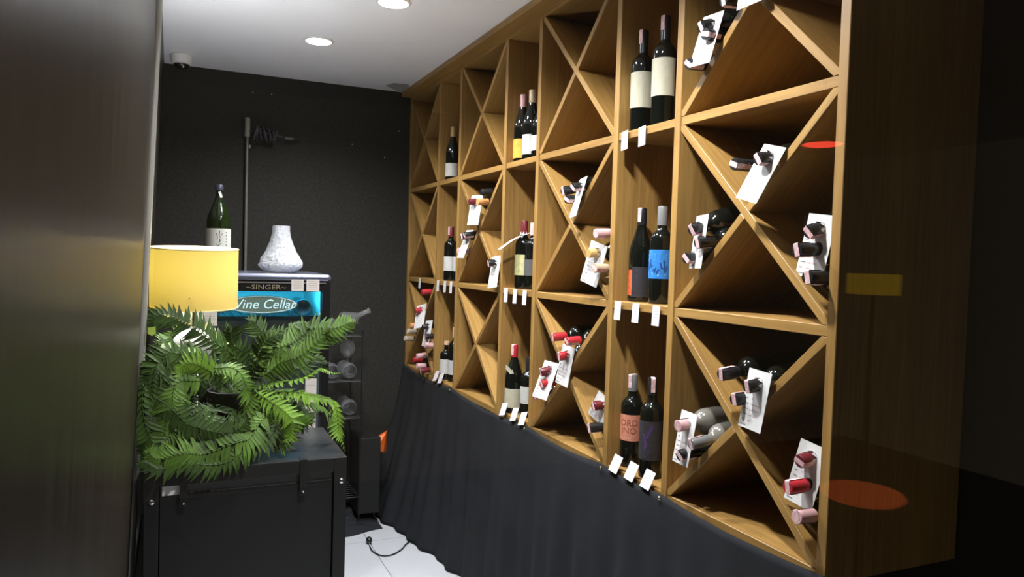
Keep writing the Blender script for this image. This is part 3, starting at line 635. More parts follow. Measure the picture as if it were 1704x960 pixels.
def make_tag(key):
    x0, y0, z0, yaw, roll, tilt, w_, l_ = TAGS[key]
    R = tag_matrix(yaw, roll, tilt)
    t = thing('neck_tag', (x0, y0, z0), TAGTXT[key], 'tag', 'paper tags on bottle necks', R.to_euler())
    hr = 0.0178; top = 0.035; bot = top - l_
    angs = sorted([2 * math.pi * k / 28 for k in range(28)] + [math.atan2(zc, yc) % (2 * math.pi) for yc in (-w_ / 2, w_ / 2) for zc in (top, bot)])
    vs = []
    for a in angs:
        c_, s_ = math.cos(a), math.sin(a)
        k1 = (w_ / 2) / abs(c_) if abs(c_) > 1e-6 else 9; k2 = (top / s_ if s_ > 1e-6 else (bot / s_ if s_ < -1e-6 else 9)); k = min(k1, k2)
        for rad in (hr, k): vs.append((0, rad * c_, rad * s_))
    n = len(angs); th = 0.0006; m_ = MB()
    V = [Vector(v) for v in vs]; V2 = [v + Vector((-th, 0, 0)) for v in V]
    fs = []
    for i in range(n):
        j = (i + 1) % n
        fs += [(2 * i, 2 * i + 1, 2 * j + 1, 2 * j), (2 * n + 2 * i, 2 * n + 2 * j, 2 * n + 2 * j + 1, 2 * n + 2 * i + 1), (2 * i + 1, 2 * n + 2 * i + 1, 2 * n + 2 * j + 1, 2 * j + 1)]
    link('paper', m_.add(V + V2, fs).mesh('paper', TAGM), t)
    fl = MB()
    for k in range(7):                       # torn paper teeth standing round the neck
        a0, a1 = 2 * math.pi * k / 7, 2 * math.pi * (k + 1) / 7; am = (a0 + a1) / 2; q = hr + 0.0004
        fl.add([(-th, q * math.cos(a0), q * math.sin(a0)), (-th, q * math.cos(a1), q * math.sin(a1)), (-0.015, (q - 0.001) * math.cos(am), (q - 0.001) * math.sin(am))], [(0, 1, 2)])
    link('torn_collar', fl.mesh('torn_collar', TAGM), t)
    pr = MB(); p2 = MB(); rn = random.Random(hash(key) % 1000)
    nrow = 7
    for k in range(nrow):
        z = -0.026 - (l_ - top - 0.034) * k / (nrow - 1); lw = (0.010, 0.009, 0.014, 0.015, 0.016, 0.009, 0.017)[k]
        pr.box((-th - 0.0004, w_ / 2 - 0.007 - lw / 2, z), (0.0003, lw, 0.0022))
        l2 = (0.010, 0.008, 0.038, 0.034, 0.03, 0.012, 0.0)[k]
        if l2:
            for q in range(int(l2 / 0.0055)): p2.box((-th - 0.0004, w_ / 2 - 0.030 - 0.0055 * q, z + 0.001 * math.sin(q * 2 + k)), (0.0003, 0.0038, 0.0022 + 0.001 * ((q + k) % 2)))
    link('printed_lines', pr.mesh('printed_lines', mat('grey_ink', (0.22, 0.21, 0.21), 0.7)), t)['kind'] = 'stuff'; link('handwriting', p2.mesh('handwriting', PINK_INK), t)['kind'] = 'stuff'
    return t
bays = {}
for it in LY_: bays.setdefault((it[0], it[1]), []).append(it)
for (c, r), its in bays.items():
    tips = []
    for (c_, r_, px_, py_, cap, st, gl, txt, tk) in its:
        tx = -0.045
        if tk:
            T = TAGS[tk]; tx = T[0] - 0.036; tip = at(px_, py_, 0, tx)
            tip = Vector((tx, T[1] + 0.0 , T[2]))           # the neck passes through the tag's hole
        else: tip = at(px_, py_, 0, tx)
        tips.append(tip)
    for t_, q_ in zip(tips, solve([(t_.y, t_.z) for t_ in tips], cell(c, r), QUAD[(c, r)], 0.0175)): t_.y, t_.z = q_
    bod = solve([(t_.y, t_.z) for t_ in tips], cell(c, r), QUAD[(c, r)])
    for t_, b in zip(tips, bod):               # keep the bottles nearly level
        off = b - Vector((t_.y, t_.z))
        lim = 0.035 if c == 0 else 0.06
        if off.length > lim: off *= 1 - lim / off.length; t_.y += off.x; t_.z += off.y
    for (c_, r_, px_, py_, cap, st, gl, txt, tk), tip, b in zip(its, tips, bod):
        H = 0.30
        if tk:
            T = TAGS[tk]; hole = Vector((T[0], tip.y, tip.z)); body = Vector((tip.x + 0.20, b.x, b.y)); ax = (hole - body).normalized(); tip = hole + ax * 0.036; TAGS[tk] = (hole.x, hole.y, hole.z) + tuple(T[3:]); make_tag(tk)
        else:
            body = Vector((tip.x + 0.20, b.x, b.y)); ax = (tip - body).normalized()
        q = Vector((0, 0, 1)).rotation_difference(ax)
        make_bottle('wine_bottle', tip - ax * H, q.to_euler(), 'bordeaux', H, gl or DARKGLASS, cap, txt, st, None, None, 'bottles lying in the cross bays')

# tag bent over the neck of the standing bottle in the middle narrow bay
bt = Vector(b_tag.location)
t = thing('neck_tag', (bt.x, bt.y, bt.z + 0.235), 'white paper tag bent over the neck of a standing bottle', 'tag', 'paper tags on bottle necks', (0, 0, math.radians(-12)))
vs = []; n = 14
for i in range(n + 1):
    u = i / n; s_ = -0.030 + 0.15 * u
    for wv in (-0.037, 0.037):
        drop = 0.004 - 0.35 * s_ - 1.6 * max(0, s_) ** 2 * 1.2
        vs.append((-s_ * 0.93, wv, drop))
pm = MB()
for i in range(n):
    s0, s1 = -0.030 + 0.15 * i / n, -0.030 + 0.15 * (i + 1) / n
    a, b, c_, d_ = vs[2 * i], vs[2 * i + 2], vs[2 * i + 3], vs[2 * i + 1]
    if s0 < 0.018 and s1 > -0.018:     # leave the neck opening
        for sg in (-1, 1): pm.add([(a[0], sg * 0.0185, a[2]), (b[0], sg * 0.0185, b[2]), (b[0], sg * 0.037, b[2]), (a[0], sg * 0.037, a[2])], [(0, 1, 2, 3)])
    else: pm.add([a, b, c_, d_], [(0, 1, 2, 3)])
po = link('paper', pm.mesh('paper', TAGM, 60), t); so = po.modifiers.new('thickness', 'SOLIDIFY'); so.thickness = 0.0006
fl = MB()
for k in range(8):
    a0, a1 = 2 * math.pi * k / 8, 2 * math.pi * (k + 1) / 8; am = (a0 + a1) / 2; q = 0.0185
    fl.add([(q * math.cos(a0), q * math.sin(a0), 0.003), (q * math.cos(a1), q * math.sin(a1), 0.003), (0.0168 * math.cos(am), 0.0168 * math.sin(am), 0.018)], [(0, 1, 2)])
link('torn_collar', fl.mesh('torn_collar', TAGM), t)

# ---------------------------------------------------------------- price cards on the shelf edges
def pcard(px_, py_, row, lb, lean=0.0, w_=0.038, h_=0.062, up=False):
    p = at(px_, py_, 0, -0.006)
    if up:                                   # leaning back on the front edge of the bottom shelf
        t = thing('price_card', (-0.019, p.y, ZS[row] + 0.006), lb, 'price card', 'price cards on the rack', (math.radians(lean), math.radians(24), 0)); z0 = h_ / 2; w_ = 0.05; h_ = 0.058
    else:
        t = thing('price_card', (-0.003, p.y, ZS[row] + TS / 2), lb, 'price card', 'price cards on the rack', (math.radians(lean), math.radians(3), 0)); z0 = -h_ / 2
    link('paper', MB().box((0, 0, z0), (0.0009, w_, h_)).mesh('paper', PAPER), t)
    pr = MB()
    for k in range(6): pr.box((-0.0007, 0.001 * (k % 3), z0 + h_ * (0.36 - 0.14 * k)), (0.0002, w_ * (0.78 - 0.1 * (k % 2)), 0.0022))
    link('print', pr.mesh('print', mat('faint_print', (0.50, 0.46, 0.50), 0.7)), t)['kind'] = 'stuff'
pcard(1038, 232, 2, 'price card on the top shelf edge at the left, below the cream-labelled pair', -5)
pcard(1067, 223, 2, 'price card on the top shelf edge at the right, below the cream-labelled pair', -5)
for x, n in ((1027, 'leftmost'), (1057, 'middle'), (1091, 'rightmost')): pcard(x, 515, 1, 'price card on the middle shelf edge of the nearest narrow bay, %s of three' % n, 0)
for x, n in ((841, 'leftmost'), (856, 'middle'), (872, 'rightmost')): pcard(x, 492, 1, 'price card on the middle shelf edge of the second narrow bay, %s of three' % n, -2)
for x, n in ((728, 'leftmost'), (739.5, 'middle'), (749.5, 'rightmost')): pcard(x, 476, 1, 'price card on the middle shelf edge of the farthest narrow bay, %s of three' % n, -3)
pcard(698, 470, 1, 'price card alone on the middle shelf edge of the farthest cross bay', 0)
for x, y, n in ((1024, 780, 'leftmost'), (1050, 794, 'middle'), (1077, 808, 'rightmost')): pcard(x, y, 0, 'price card standing on the bottom edge of the nearest narrow bay, %s of three' % n, 3, up=True)
for x, y, n in ((839, 688, 'leftmost'), (857, 698, 'middle'), (871, 705, 'rightmost')): pcard(x, y, 0, 'price card standing on the bottom edge of the second narrow bay, %s of three' % n, -14, up=True)
for x, y, n in ((726, 632, 'left'), (734, 637, 'right')): pcard(x, y, 0, 'price card standing on the bottom edge of the farthest narrow bay, %s of two' % n, -12, up=True)

# ---------------------------------------------------------------- black metal cabinet
CX0, CX1, CY0, CY1, CZ = -1.432, -0.772, -1.965, -1.475, 0.85
cb = thing('metal_cabinet', ((CX0 + CX1) / 2, (CY0 + CY1) / 2, 0), 'black metal cabinet with riveted frame carrying the fern and lamp', 'cabinet')
FW = 0.045
for x0, x1 in ((CX0, CX0 + FW), (CX1 - FW, CX1)):
    bevel(part('corner_post', MB().bounds((x0, CY0, 0.0), (x1, CY0 + 0.03, CZ - 0.003)), BLACKMETAL, cb), 0.002)
    bevel(part('rear_post', MB().bounds((x0, CY1 - 0.03, 0.0), (x1, CY1, CZ - 0.003)), BLACKMETAL, cb), 0.002)
bevel(part('top_rail', MB().bounds((CX0 + FW, CY0, CZ - 0.050), (CX1 - FW, CY0 + 0.03, CZ - 0.003)), BLACKMETAL, cb), 0.002)
bevel(part('bottom_rail', MB().bounds((CX0 + FW, CY0, 0.03), (CX1 - FW, CY0 + 0.03, 0.08)), BLACKMETAL, cb), 0.002)
bevel(part('top', MB().bounds((CX0, CY0 - 0.001, CZ - 0.003), (CX1, CY1, CZ)), mat('cabinet_top', (0.022, 0.022, 0.022), 0.33), cb), 0.001)
part('front_panel', MB().bounds((CX0 + FW + 0.004, CY0 + 0.012, 0.08), (CX1 - FW - 0.004, CY0 + 0.018, CZ - 0.088)), BLACKMETAL, cb)
part('panel_edge', MB().bounds((CX0 + FW + 0.004, CY0 + 0.010, CZ - 0.088), (CX1 - FW - 0.004, CY0 + 0.026, CZ - 0.085)), BLACKEDGE, cb)
for x0, x1 in ((CX0, CX0 + 0.004), (CX1 - 0.004, CX1)):
    part('side_panel', MB().bounds((x0 , CY0 + 0.03, 0.04), (x1, CY1 - 0.03, CZ - 0.003)), BLACKMETAL, cb)
part('back_panel', MB().bounds((CX0 + 0.004, CY1 - 0.012, 0.04), (CX1 - 0.004, CY1 - 0.008, CZ - 0.003)), mat('cabinet_inside', (0.05, 0.052, 0.055), 0.35), cb)
part('inner_shelf', MB().bounds((CX0 + 0.006, CY0 + 0.03, CZ - 0.125), (CX1 - 0.006, CY1 - 0.014, CZ - 0.12)), mat('cabinet_inside', (0, 0, 0)), cb)
part('slot_light_plate', MB().bounds((CX0 + FW + 0.004, CY0 + 0.020, CZ - 0.090), (CX1 - FW - 0.004, CY0 + 0.023, CZ - 0.045)), mat('slot_light_grey', (0.085, 0.09, 0.095), 0.3, metal=0.3), cb)  # plate added, its paler grey stands for light reflected in the slot
bolt = MB().lathe([(0, 0.007), (0.005, 0.0065), (0.009, 0.004), (0.0105, 0.0)], 16, Matrix.Rotation(math.pi / 2, 3, 'X')).mesh('rivet', CHROME, 60)
for x, y in ((568, 800), (252, 836)): link('rivet', bolt, cb, at(x, y, 1, CY0) - cb.location)
for x in (-0.925, -1.312):
    st = part('strap', MB().bounds((x - 0.012, CY0 - 0.004, CZ - 0.125), (x + 0.012, CY0 - 0.001, CZ + 0.003)).bounds((x - 0.012, CY0 - 0.001, CZ + 0.0005), (x + 0.012, CY0 + 0.03, CZ + 0.003)), BLACKPL, cb)
    link('strap_stud', MB().lathe([(0, 0.004), (0.003, 0.003), (0.0045, 0.0)], 12, Matrix.Rotation(math.pi / 2, 3, 'X')).mesh('strap_stud', CHROME, 60), st, Vector((x, CY0 - 0.004, CZ - 0.112)) - cb.location)
pc = at(289, 815, 1, CY0 + 0.014)
solo('folded_paper', MB().bounds((pc.x - 0.035, CY0 + 0.0125, CZ - 0.0848), (pc.x + 0.035, CY0 + 0.0165, CZ - 0.052)), WHITE, (pc.x, CY0 + 0.0145, CZ - 0.085), 'white folded paper tucked in the slot of the black cabinet', 'paper')

# ---------------------------------------------------------------- lamp
LX, LYY = -1.281, -1.62
lp = thing('table_lamp', (LX, LYY, CZ), 'table lamp with yellow drum shade and white base on the black cabinet', 'lamp')
lz0, lz1, lr = 1.370, 1.588, 0.1525
SH = bpy.data.materials.new('lamp_shade'); SH.use_nodes = True; nt = SH.node_tree; nt.nodes.clear()
o_ = nt.nodes.new('ShaderNodeOutputMaterial'); tr = nt.nodes.new('ShaderNodeBsdfTranslucent'); df = nt.nodes.new('ShaderNodeBsdfDiffuse'); mx = nt.nodes.new('ShaderNodeMixShader')
tr.inputs[0].default_value = (0.086, 0.061, 0.0095, 1); df.inputs[0].default_value = (0.75, 0.58, 0.24, 1); mx.inputs[0].default_value = 0.6
nt.links.new(df.outputs[0], mx.inputs[1]); nt.links.new(tr.outputs[0], mx.inputs[2]); nt.links.new(mx.outputs[0], o_.inputs[0])
sh = MB().lathe([(lr, lz0 - CZ), (lr, (lz0 + lz1) / 2 - CZ), (lr, lz1 - CZ)], 64)
zc_ = (lz0 + lz1) / 2 - CZ
for p in sh.v: p.z -= zc_
sho = link('shade', sh.mesh('shade', SH, 60), lp, (0, 0, zc_), (0.055, 0, 0))
RIMW = mat('shade_rim', (0.8, 0.62, 0.3), 0.5)
for z in (lz0, lz1):
    link('shade_rim', MB().tube([((lr) * math.cos(2 * math.pi * k / 48), lr * math.sin(2 * math.pi * k / 48), z - CZ - zc_) for k in range(49)], 0.0022, 6, False).mesh('shade_rim', RIMW, 60), sho)
link('foot', MB().lathe([(0, 0), (0.07, 0), (0.072, 0.006), (0.068, 0.014), (0.02, 0.022), (0.014, 0.05), (0.012, 0.272), (0, 0.272)], 36).mesh('foot', BLACKMETAL, 40), lp)
link('globe', MB().lathe([(0, 0.27), (0.025, 0.272), (0.05, 0.285), (0.068, 0.308), (0.078, 0.335), (0.080, 0.36), (0.076, 0.388), (0.062, 0.412), (0.04, 0.43), (0.018, 0.438), (0.018, 0.445), (0, 0.445)], 40).mesh('globe', mat('white_ceramic', (0.30, 0.295, 0.28), 0.3), 60), lp)
link('stem', MB().tube([(0, 0, 0.44), (0, 0, 0.595)], 0.008, 10).mesh('stem', CHROME, 40), lp)
sp_ = MB()
for k in range(3): sp_.tube([(0, 0, 0.56), (lr * math.cos(k * 2.094 + .4), lr * math.sin(k * 2.094 + .4), 0.56)], 0.002, 6)
link('spider', sp_.mesh('spider', CHROME, 40), lp)
link('bulb', MB().lathe([(0, 0.595), (0.013, 0.595), (0.014, 0.62), (0.026, 0.648), (0.031, 0.672), (0.026, 0.696), (0.012, 0.71), (0, 0.713)], 20).mesh('bulb', mat('bulb_glow', (1, 1, 1), 0.4, emit=(1, 0.95, 0.85), es=25.0), 60), lp)
ld = bpy.data.lights.new('lamp_light', 'POINT'); ld.energy = LAMP_W; ld.color = (0.98, 0.99, 1.02); ld.shadow_soft_size = 0.034
link('light', ld, lp, (0, 0, 0.672))

# ---------------------------------------------------------------- crackled glass vase on the fridge
vc = at(467, 441, 1, -1.06)
vz = FZ + 0.0005
vs_top = (at(467, 367, 1, -1.06).z - vz) * 0.9
def vprof(f): return [(0, 0.004 if f else 0.0), (0.052, 0.004 if f else 0), (0.066, 0.002), (0.084, 0.014), (0.097, 0.026), (0.100, 0.033), (0.096, 0.043), (0.090, 0.054), (0.083, 0.066), (0.075, 0.080), (0.067, 0.094), (0.060, 0.108), (0.053, 0.123), (0.047, 0.138), (0.043, 0.153), (0.040, 0.170), (0.039, 0.19)]
sc_h = vs_top / 0.19
def dense(pr, n=3):
    out = []
    for (r0, z0), (r1, z1) in zip(pr, pr[1:]): out += [(r0 + (r1 - r0) * k / n, z0 + (z1 - z0) * k / n) for k in range(n)]
    return out + [pr[-1]]
outer = dense([(r * 1.0, z * sc_h) for r, z in vprof(0)], 2)
inner = [(max(r - 0.010, 0.0), z * sc_h + (0.012 if i < 3 else 0)) for i, (r, z) in enumerate(vprof(1))]
vm = MB().lathe(outer + list(reversed(inner))[:-2] + [(0, 0.016 * sc_h)], 72)
for i, p in enumerate(vm.v):
    k = 1 + 0.05 * noise.noise(p * 34) + 0.07 * abs(noise.noise(p * 62)) + 0.03 * noise.noise(p * 150) - 0.03
    p.x *= k; p.y *= k
VG = mat('crackle_glass', (0.95, 0.97, 1.0), 0.05, trans=0.66, ior=1.5, bump=0.5, nscale=70)
solo('glass_vase', MB().add([p + Vector((vc.x, -1.06, vz)) for p in vm.v], vm.f), VG, (vc.x, -1.06, vz), 'clear crackled glass vase with flared base standing on the fridge', 'vase')

# ---------------------------------------------------------------- fern
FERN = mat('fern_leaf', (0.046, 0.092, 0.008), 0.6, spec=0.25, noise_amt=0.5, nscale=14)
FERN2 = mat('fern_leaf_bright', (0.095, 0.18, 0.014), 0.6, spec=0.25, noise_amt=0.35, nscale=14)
FERN3 = mat('fern_leaf_shade', (0.024, 0.050, 0.006), 0.6, spec=0.25, noise_amt=0.4, nscale=14)  # leaf green darkened as painted shade, giving the fern depth
DRY = mat('fern_leaf_dry', (0.13, 0.12, 0.035), 0.6, noise_amt=0.4, nscale=18)
fc = at(388, 690, 1, -1.73)
fern = thing('potted_fern', (fc.x, -1.73, CZ), 'bushy green fern with arching fronds on the black cabinet', 'fern')
part('pot', MB().lathe([(0, 0.0005), (0.070, 0.0005), (0.088, 0.20), (0.092, 0.205), (0.092, 0.222), (0.083, 0.222), (0.080, 0.195), (0, 0.19)], 32, Matrix.Translation((fc.x, -1.73, CZ))), mat('pot_black', (0.012, 0.011, 0.01), 0.6), fern, 40)
def spline(P, n):
    P = [Vector(p) for p in P]; Q = [P[0] * 2 - P[1]] + P + [P[-1] * 2 - P[-2]]; out = []; m = len(P) - 1
    for i in range(n + 1):
        s_ = i / n * m; k = min(int(s_), m - 1); t_ = s_ - k; a, b, c_, d = Q[k:k + 4]
        out.append(0.5 * ((2 * b) + (c_ - a) * t_ + (2 * a - 5 * b + 4 * c_ - d) * t_ * t_ + (3 * b - a - 3 * c_ + d) * t_ ** 3))
    return out
rnd = random.Random(5)
def frond(ctrl, wid, m, pairs=34, alpha=0.6, world=False, droop=0.25, twist=0.0, start=0.08):
    P = [Vector(p) if world else at(p[0], p[1], 1, p[2]) for p in ctrl]
    N = pairs * 2; pts = spline(P, N); mb_ = MB(); tw0 = rnd.uniform(-0.35, 0.35); tw1 = rnd.uniform(-0.7, 0.7)
    for i in range(1, N + 1): pts[i] = pts[i] + Vector((0.007 * math.sin(i * 0.21 + tw0 * 9), 0.006 * math.sin(i * 0.17), 0.007 * math.sin(i * 0.26 + tw1 * 5))) * min(1, i / 10)
    mb_.tube(pts, [0.0022 * (1 - 0.75 * i / N) for i in range(N + 1)], 5)
    for i in range(1, N + 1):
        t_ = i / N
        if t_ < start or i % 2: continue
        p = pts[i]; T = (pts[min(i + 1, N)] - pts[i - 1]).normalized()
        cdir = (CAM - p).normalized(); nn = cdir * alpha + Vector((0, 0, 1)) * (1 - alpha)
        nn = (nn - T * nn.dot(T)).normalized()
        nn = Matrix.Rotation(twist + tw0 + tw1 * t_, 3, T) @ nn
        sd = T.cross(nn)
        prof = (math.sin(math.pi * min(1, (t_ * 0.86 + 0.12))) ** 0.55) * (1.0 if t_ < 0.8 else max(0.12, 1 - (t_ - 0.8) * 3.6))
        for s_ in (-1, 1):
            if rnd.random() < 0.05: continue
            L_ = wid * prof * rnd.uniform(0.74, 1.15); fa = 0.28 + 0.35 * t_ + rnd.uniform(-0.18, 0.18)
            d = (sd * s_ * math.cos(fa) + T * math.sin(fa)).normalized(); wv = min(0.0105, L_ * 0.22)
            e = T * wv; dn = -nn * droop * L_
            base = p; a = base + d * L_ * 0.12 - e * 0.75; b = base + d * L_ * 0.12 + e * 0.95 
            c1 = base + d * L_ * 0.55 - e * 0.7 + dn * 0.30; c2 = base + d * L_ * 0.55 + e * 0.6 + dn * 0.30; tip = base + d * L_ + T * 0.003 + dn
            mid = base + d * L_ * 0.5 + dn * 0.2 - nn * wv * 0.25
            mb_.add([base, a, c1, tip, c2, b, mid], [(0, 1, 6), (1, 2, 6), (2, 3, 6), (3, 4, 6), (4, 5, 6), (5, 0, 6)])
    for v in mb_.v:
        v.x = max(v.x, wall_x(v.y, v.z) + 0.006)
        if CY0 - 0.004 < v.y < CY1: v.z = max(v.z, CZ + 0.004)
    return part('frond', mb_, m, fern)
R0 = (415, 640, -1.73)
frond([R0, (450, 592, -1.74), (500, 560, -1.74), (555, 543, -1.73), (602, 537, -1.72)], 0.078, FERN, 40, 0.55)
frond([R0, (455, 612, -1.80), (505, 588, -1.83), (540, 560, -1.84), (549, 550, -1.84)], 0.066, FERN, 32, 0.7)
frond([R0, (460, 640, -1.78), (510, 622, -1.82), (545, 615, -1.85), (567, 622, -1.87)], 0.045, FERN2, 30, 0.15)
frond([R0, (470, 655, -1.80), (520, 655, -1.84), (553, 675, -1.87), (566, 715, -1.89), (573, 756, -1.90)], 0.055, FERN2, 36, 0.5)
frond([R0, (475, 665, -1.74), (520, 668, -1.72), (545, 690, -1.72), (556, 722, -1.72)], 0.055, FERN, 28, 0.5)
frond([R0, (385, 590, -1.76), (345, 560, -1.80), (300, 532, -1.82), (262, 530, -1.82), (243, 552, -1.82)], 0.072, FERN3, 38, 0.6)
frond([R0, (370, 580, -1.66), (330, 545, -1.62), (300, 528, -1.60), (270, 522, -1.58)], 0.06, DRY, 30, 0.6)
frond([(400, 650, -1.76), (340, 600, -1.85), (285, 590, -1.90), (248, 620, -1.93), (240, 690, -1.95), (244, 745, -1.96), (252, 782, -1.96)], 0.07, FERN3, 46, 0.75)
frond([(345, 612, -1.84), (375, 612, -1.88), (408, 632, -1.90), (416, 662, -1.91), (402, 690, -1.92), (378, 702, -1.92)], 0.055, FERN, 34, 0.35, twist=0.5)
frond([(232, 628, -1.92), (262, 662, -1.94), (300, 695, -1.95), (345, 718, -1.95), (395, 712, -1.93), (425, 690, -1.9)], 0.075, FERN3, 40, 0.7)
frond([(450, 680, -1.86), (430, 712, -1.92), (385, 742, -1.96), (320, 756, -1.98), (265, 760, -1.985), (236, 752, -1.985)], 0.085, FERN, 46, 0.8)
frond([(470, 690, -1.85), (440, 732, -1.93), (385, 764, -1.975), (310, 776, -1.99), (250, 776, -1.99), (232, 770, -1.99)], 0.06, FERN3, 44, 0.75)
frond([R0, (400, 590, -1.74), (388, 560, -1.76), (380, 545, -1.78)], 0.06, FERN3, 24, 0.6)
frond([R0, (435, 590, -1.70), (462, 556, -1.68), (500, 540, -1.66), (522, 528, -1.66)], 0.06, FERN3, 28, 0.6)
frond([R0, (365, 622, -1.84), (330, 608, -1.88), (303, 612, -1.90), (288, 632, -1.92)], 0.055, FERN2, 26, 0.75)
frond([R0, (340, 595, -1.72), (310, 575, -1.73), (275, 575, -1.75), (243, 600, -1.78), (236, 640, -1.8)], 0.065, FERN, 36, 0.5)
frond([R0, (470, 690, -1.86), (500, 700, -1.90), (515, 722, -1.92)], 0.05, FERN, 24, 0.6)
frond([R0, (450, 670, -1.88), (480, 690, -1.93), (488, 716, -1.95), (470, 738, -1.96)], 0.05, FERN2, 26, 0.6)
frond([R0, (430, 600, -1.82), (440, 570, -1.86), (470, 548, -1.88)], 0.055, FERN3, 24, 0.6)
frond([(380, 680, -1.78), (340, 690, -1.84), (300, 715, -1.90), (270, 742, -1.93)], 0.075, FERN3, 30, 0.7)
frond([(400, 680, -1.78), (400, 715, -1.86), (380, 745, -1.92), (350, 765, -1.95)], 0.07, FERN3, 30, 0.7)
frond([(420, 640, -1.74), (385, 655, -1.70), (350, 650, -1.68), (320, 665, -1.68)], 0.07, FERN3, 30, 0.6)
frond([(420, 640, -1.74), (440, 690, -1.80), (430, 730, -1.88), (410, 750, -1.92)], 0.06, FERN3, 28, 0.6)
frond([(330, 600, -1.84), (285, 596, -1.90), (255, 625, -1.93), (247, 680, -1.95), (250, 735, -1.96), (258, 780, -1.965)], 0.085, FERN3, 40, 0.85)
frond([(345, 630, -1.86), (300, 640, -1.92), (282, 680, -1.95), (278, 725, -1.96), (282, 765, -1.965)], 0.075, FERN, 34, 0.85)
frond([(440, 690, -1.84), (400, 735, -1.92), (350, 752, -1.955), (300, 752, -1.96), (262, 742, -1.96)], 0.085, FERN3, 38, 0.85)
frond([(410, 640, -1.70), (360, 570, -1.66), (320, 555, -1.64), (280, 560, -1.62), (250, 580, -1.62)], 0.07, FERN3, 34, 0.6)
frond([(420, 640, -1.72), (440, 580, -1.68), (430, 545, -1.66), (415, 530, -1.66)], 0.06, FERN3, 26, 0.6)
frond([(420, 650, -1.74), (480, 620, -1.70), (520, 600, -1.68), (545, 600, -1.68)], 0.06, FERN3, 28, 0.6)
frond([(420, 660, -1.76), (470, 680, -1.80), (500, 690, -1.82), (530, 705, -1.84)], 0.065, FERN3, 28, 0.6)
frond([(420, 660, -1.76), (455, 700, -1.84), (470, 730, -1.88), (462, 755, -1.90)], 0.065, FERN, 28, 0.7)
frond([(400, 660, -1.76), (370, 700, -1.86), (330, 730, -1.92), (300, 770, -1.955)], 0.075, FERN3, 30, 0.75)
tl = at(252, 551, 1, -1.84)
part('leaf', MB().add([tl + Vector(v) for v in ((-0.012, 0, 0.012), (0.012, 0, 0.016), (0.014, -0.004, -0.006), (0.002, -0.004, -0.016), (-0.012, 0, -0.008))], [(0, 1, 2, 3, 4)]), mat('young_leaf', (0.32, 0.42, 0.06), 0.5), fern)

# ---------------------------------------------------------------- glassware rack by the back wall
GX0, GX1, GY0, GY1 = -0.585, -0.38, -0.46, -0.16
gr = thing('wire_rack', ((GX0 + GX1) / 2, (GY0 + GY1) / 2, 0.0), 'black wire rack with tiers of glasses between fridge and back wall', 'rack')
WIRE = mat('black_wire', (0.02, 0.02, 0.02), 0.35, metal=0.4)
tiers = [0.20, 0.655, 0.865, 1.12]
for x in (GX0, GX1):
    for y in (GY0, GY1): part('upright', MB().tube([(x, y, 0.075), (x, y, 1.16)], 0.004, 8), WIRE, gr, 40)
for z in tiers:
    m_ = MB()
    for x in (GX0, GX1): m_.tube([(x, GY0, z), (x, GY1, z)], 0.003, 6)
    for k in range(9): y = GY0 + (GY1 - GY0) * k / 8; m_.tube([(GX0, y, z), (GX1, y, z)], 0.0018 if 0 < k < 8 else 0.003, 6)
    part('tier', m_, WIRE, gr, 40)
gprof = [(0, 0), (0.030, 0.0), (0.034, 0.001), (0.020, 0.004), (0.006, 0.009), (0.004, 0.02), (0.0035, 0.07), (0.007, 0.084), (0.024, 0.096), (0.037, 0.118), (0.041, 0.142), (0.038, 0.168), (0.033, 0.19),
         (0.0318, 0.19), (0.0365, 0.168), (0.0393, 0.142), (0.0355, 0.12), (0.023, 0.099), (0.006, 0.089), (0, 0.088)]
gme = MB().lathe([(r * 1.15, z * 1.05) for r, z in gprof], 28).mesh('wine_glass', CLEAR, 40)
GL = [(-0.540, -0.42, 0.865, 'lie', 'leftmost on the middle tier'), (-0.440, -0.42, 0.865, 'lie', 'centre of the middle tier'), (-0.41, -0.20, 0.865, 'up', 'upright on the middle tier'),
      (-0.535, -0.42, 0.655, 'lie', 'left of the lowest glass tier'), (-0.435, -0.42, 0.655, 'lie', 'right of the lowest glass tier'), (-0.54, -0.42, 1.12, 'lie', 'left of the top tier')]
for x, y, z, how, lb in GL:
    if how == 'lie': o = link('wine_glass', gme, None, (x, y + 0.19, z + 0.052), (math.radians(90), 0, 0.0))
    else: o = link('wine_glass', gme, None, (x, y, z + 0.0035))
    tag(o, 'clear stemmed glass on the black wire rack, ' + lb, 'wine glass', 'glasses on the wire rack')
dc = MB().lathe([(0, 0), (0.05, 0.0), (0.062, 0.008), (0.060, 0.03), (0.035, 0.075), (0.017, 0.105), (0.015, 0.16), (0.019, 0.175), (0.0165, 0.175), (0.013, 0.16), (0.0145, 0.105), (0.032, 0.075), (0.056, 0.03), (0.055, 0.012), (0, 0.008)], 28)
o = link('decanter', dc.mesh('decanter', CLEAR, 40), None, (-0.47, -0.33, 1.185), (0, math.radians(65), 0)); tag(o, 'clear glass decanter lying on the wire rack top tier, neck raised rightward', 'decanter')
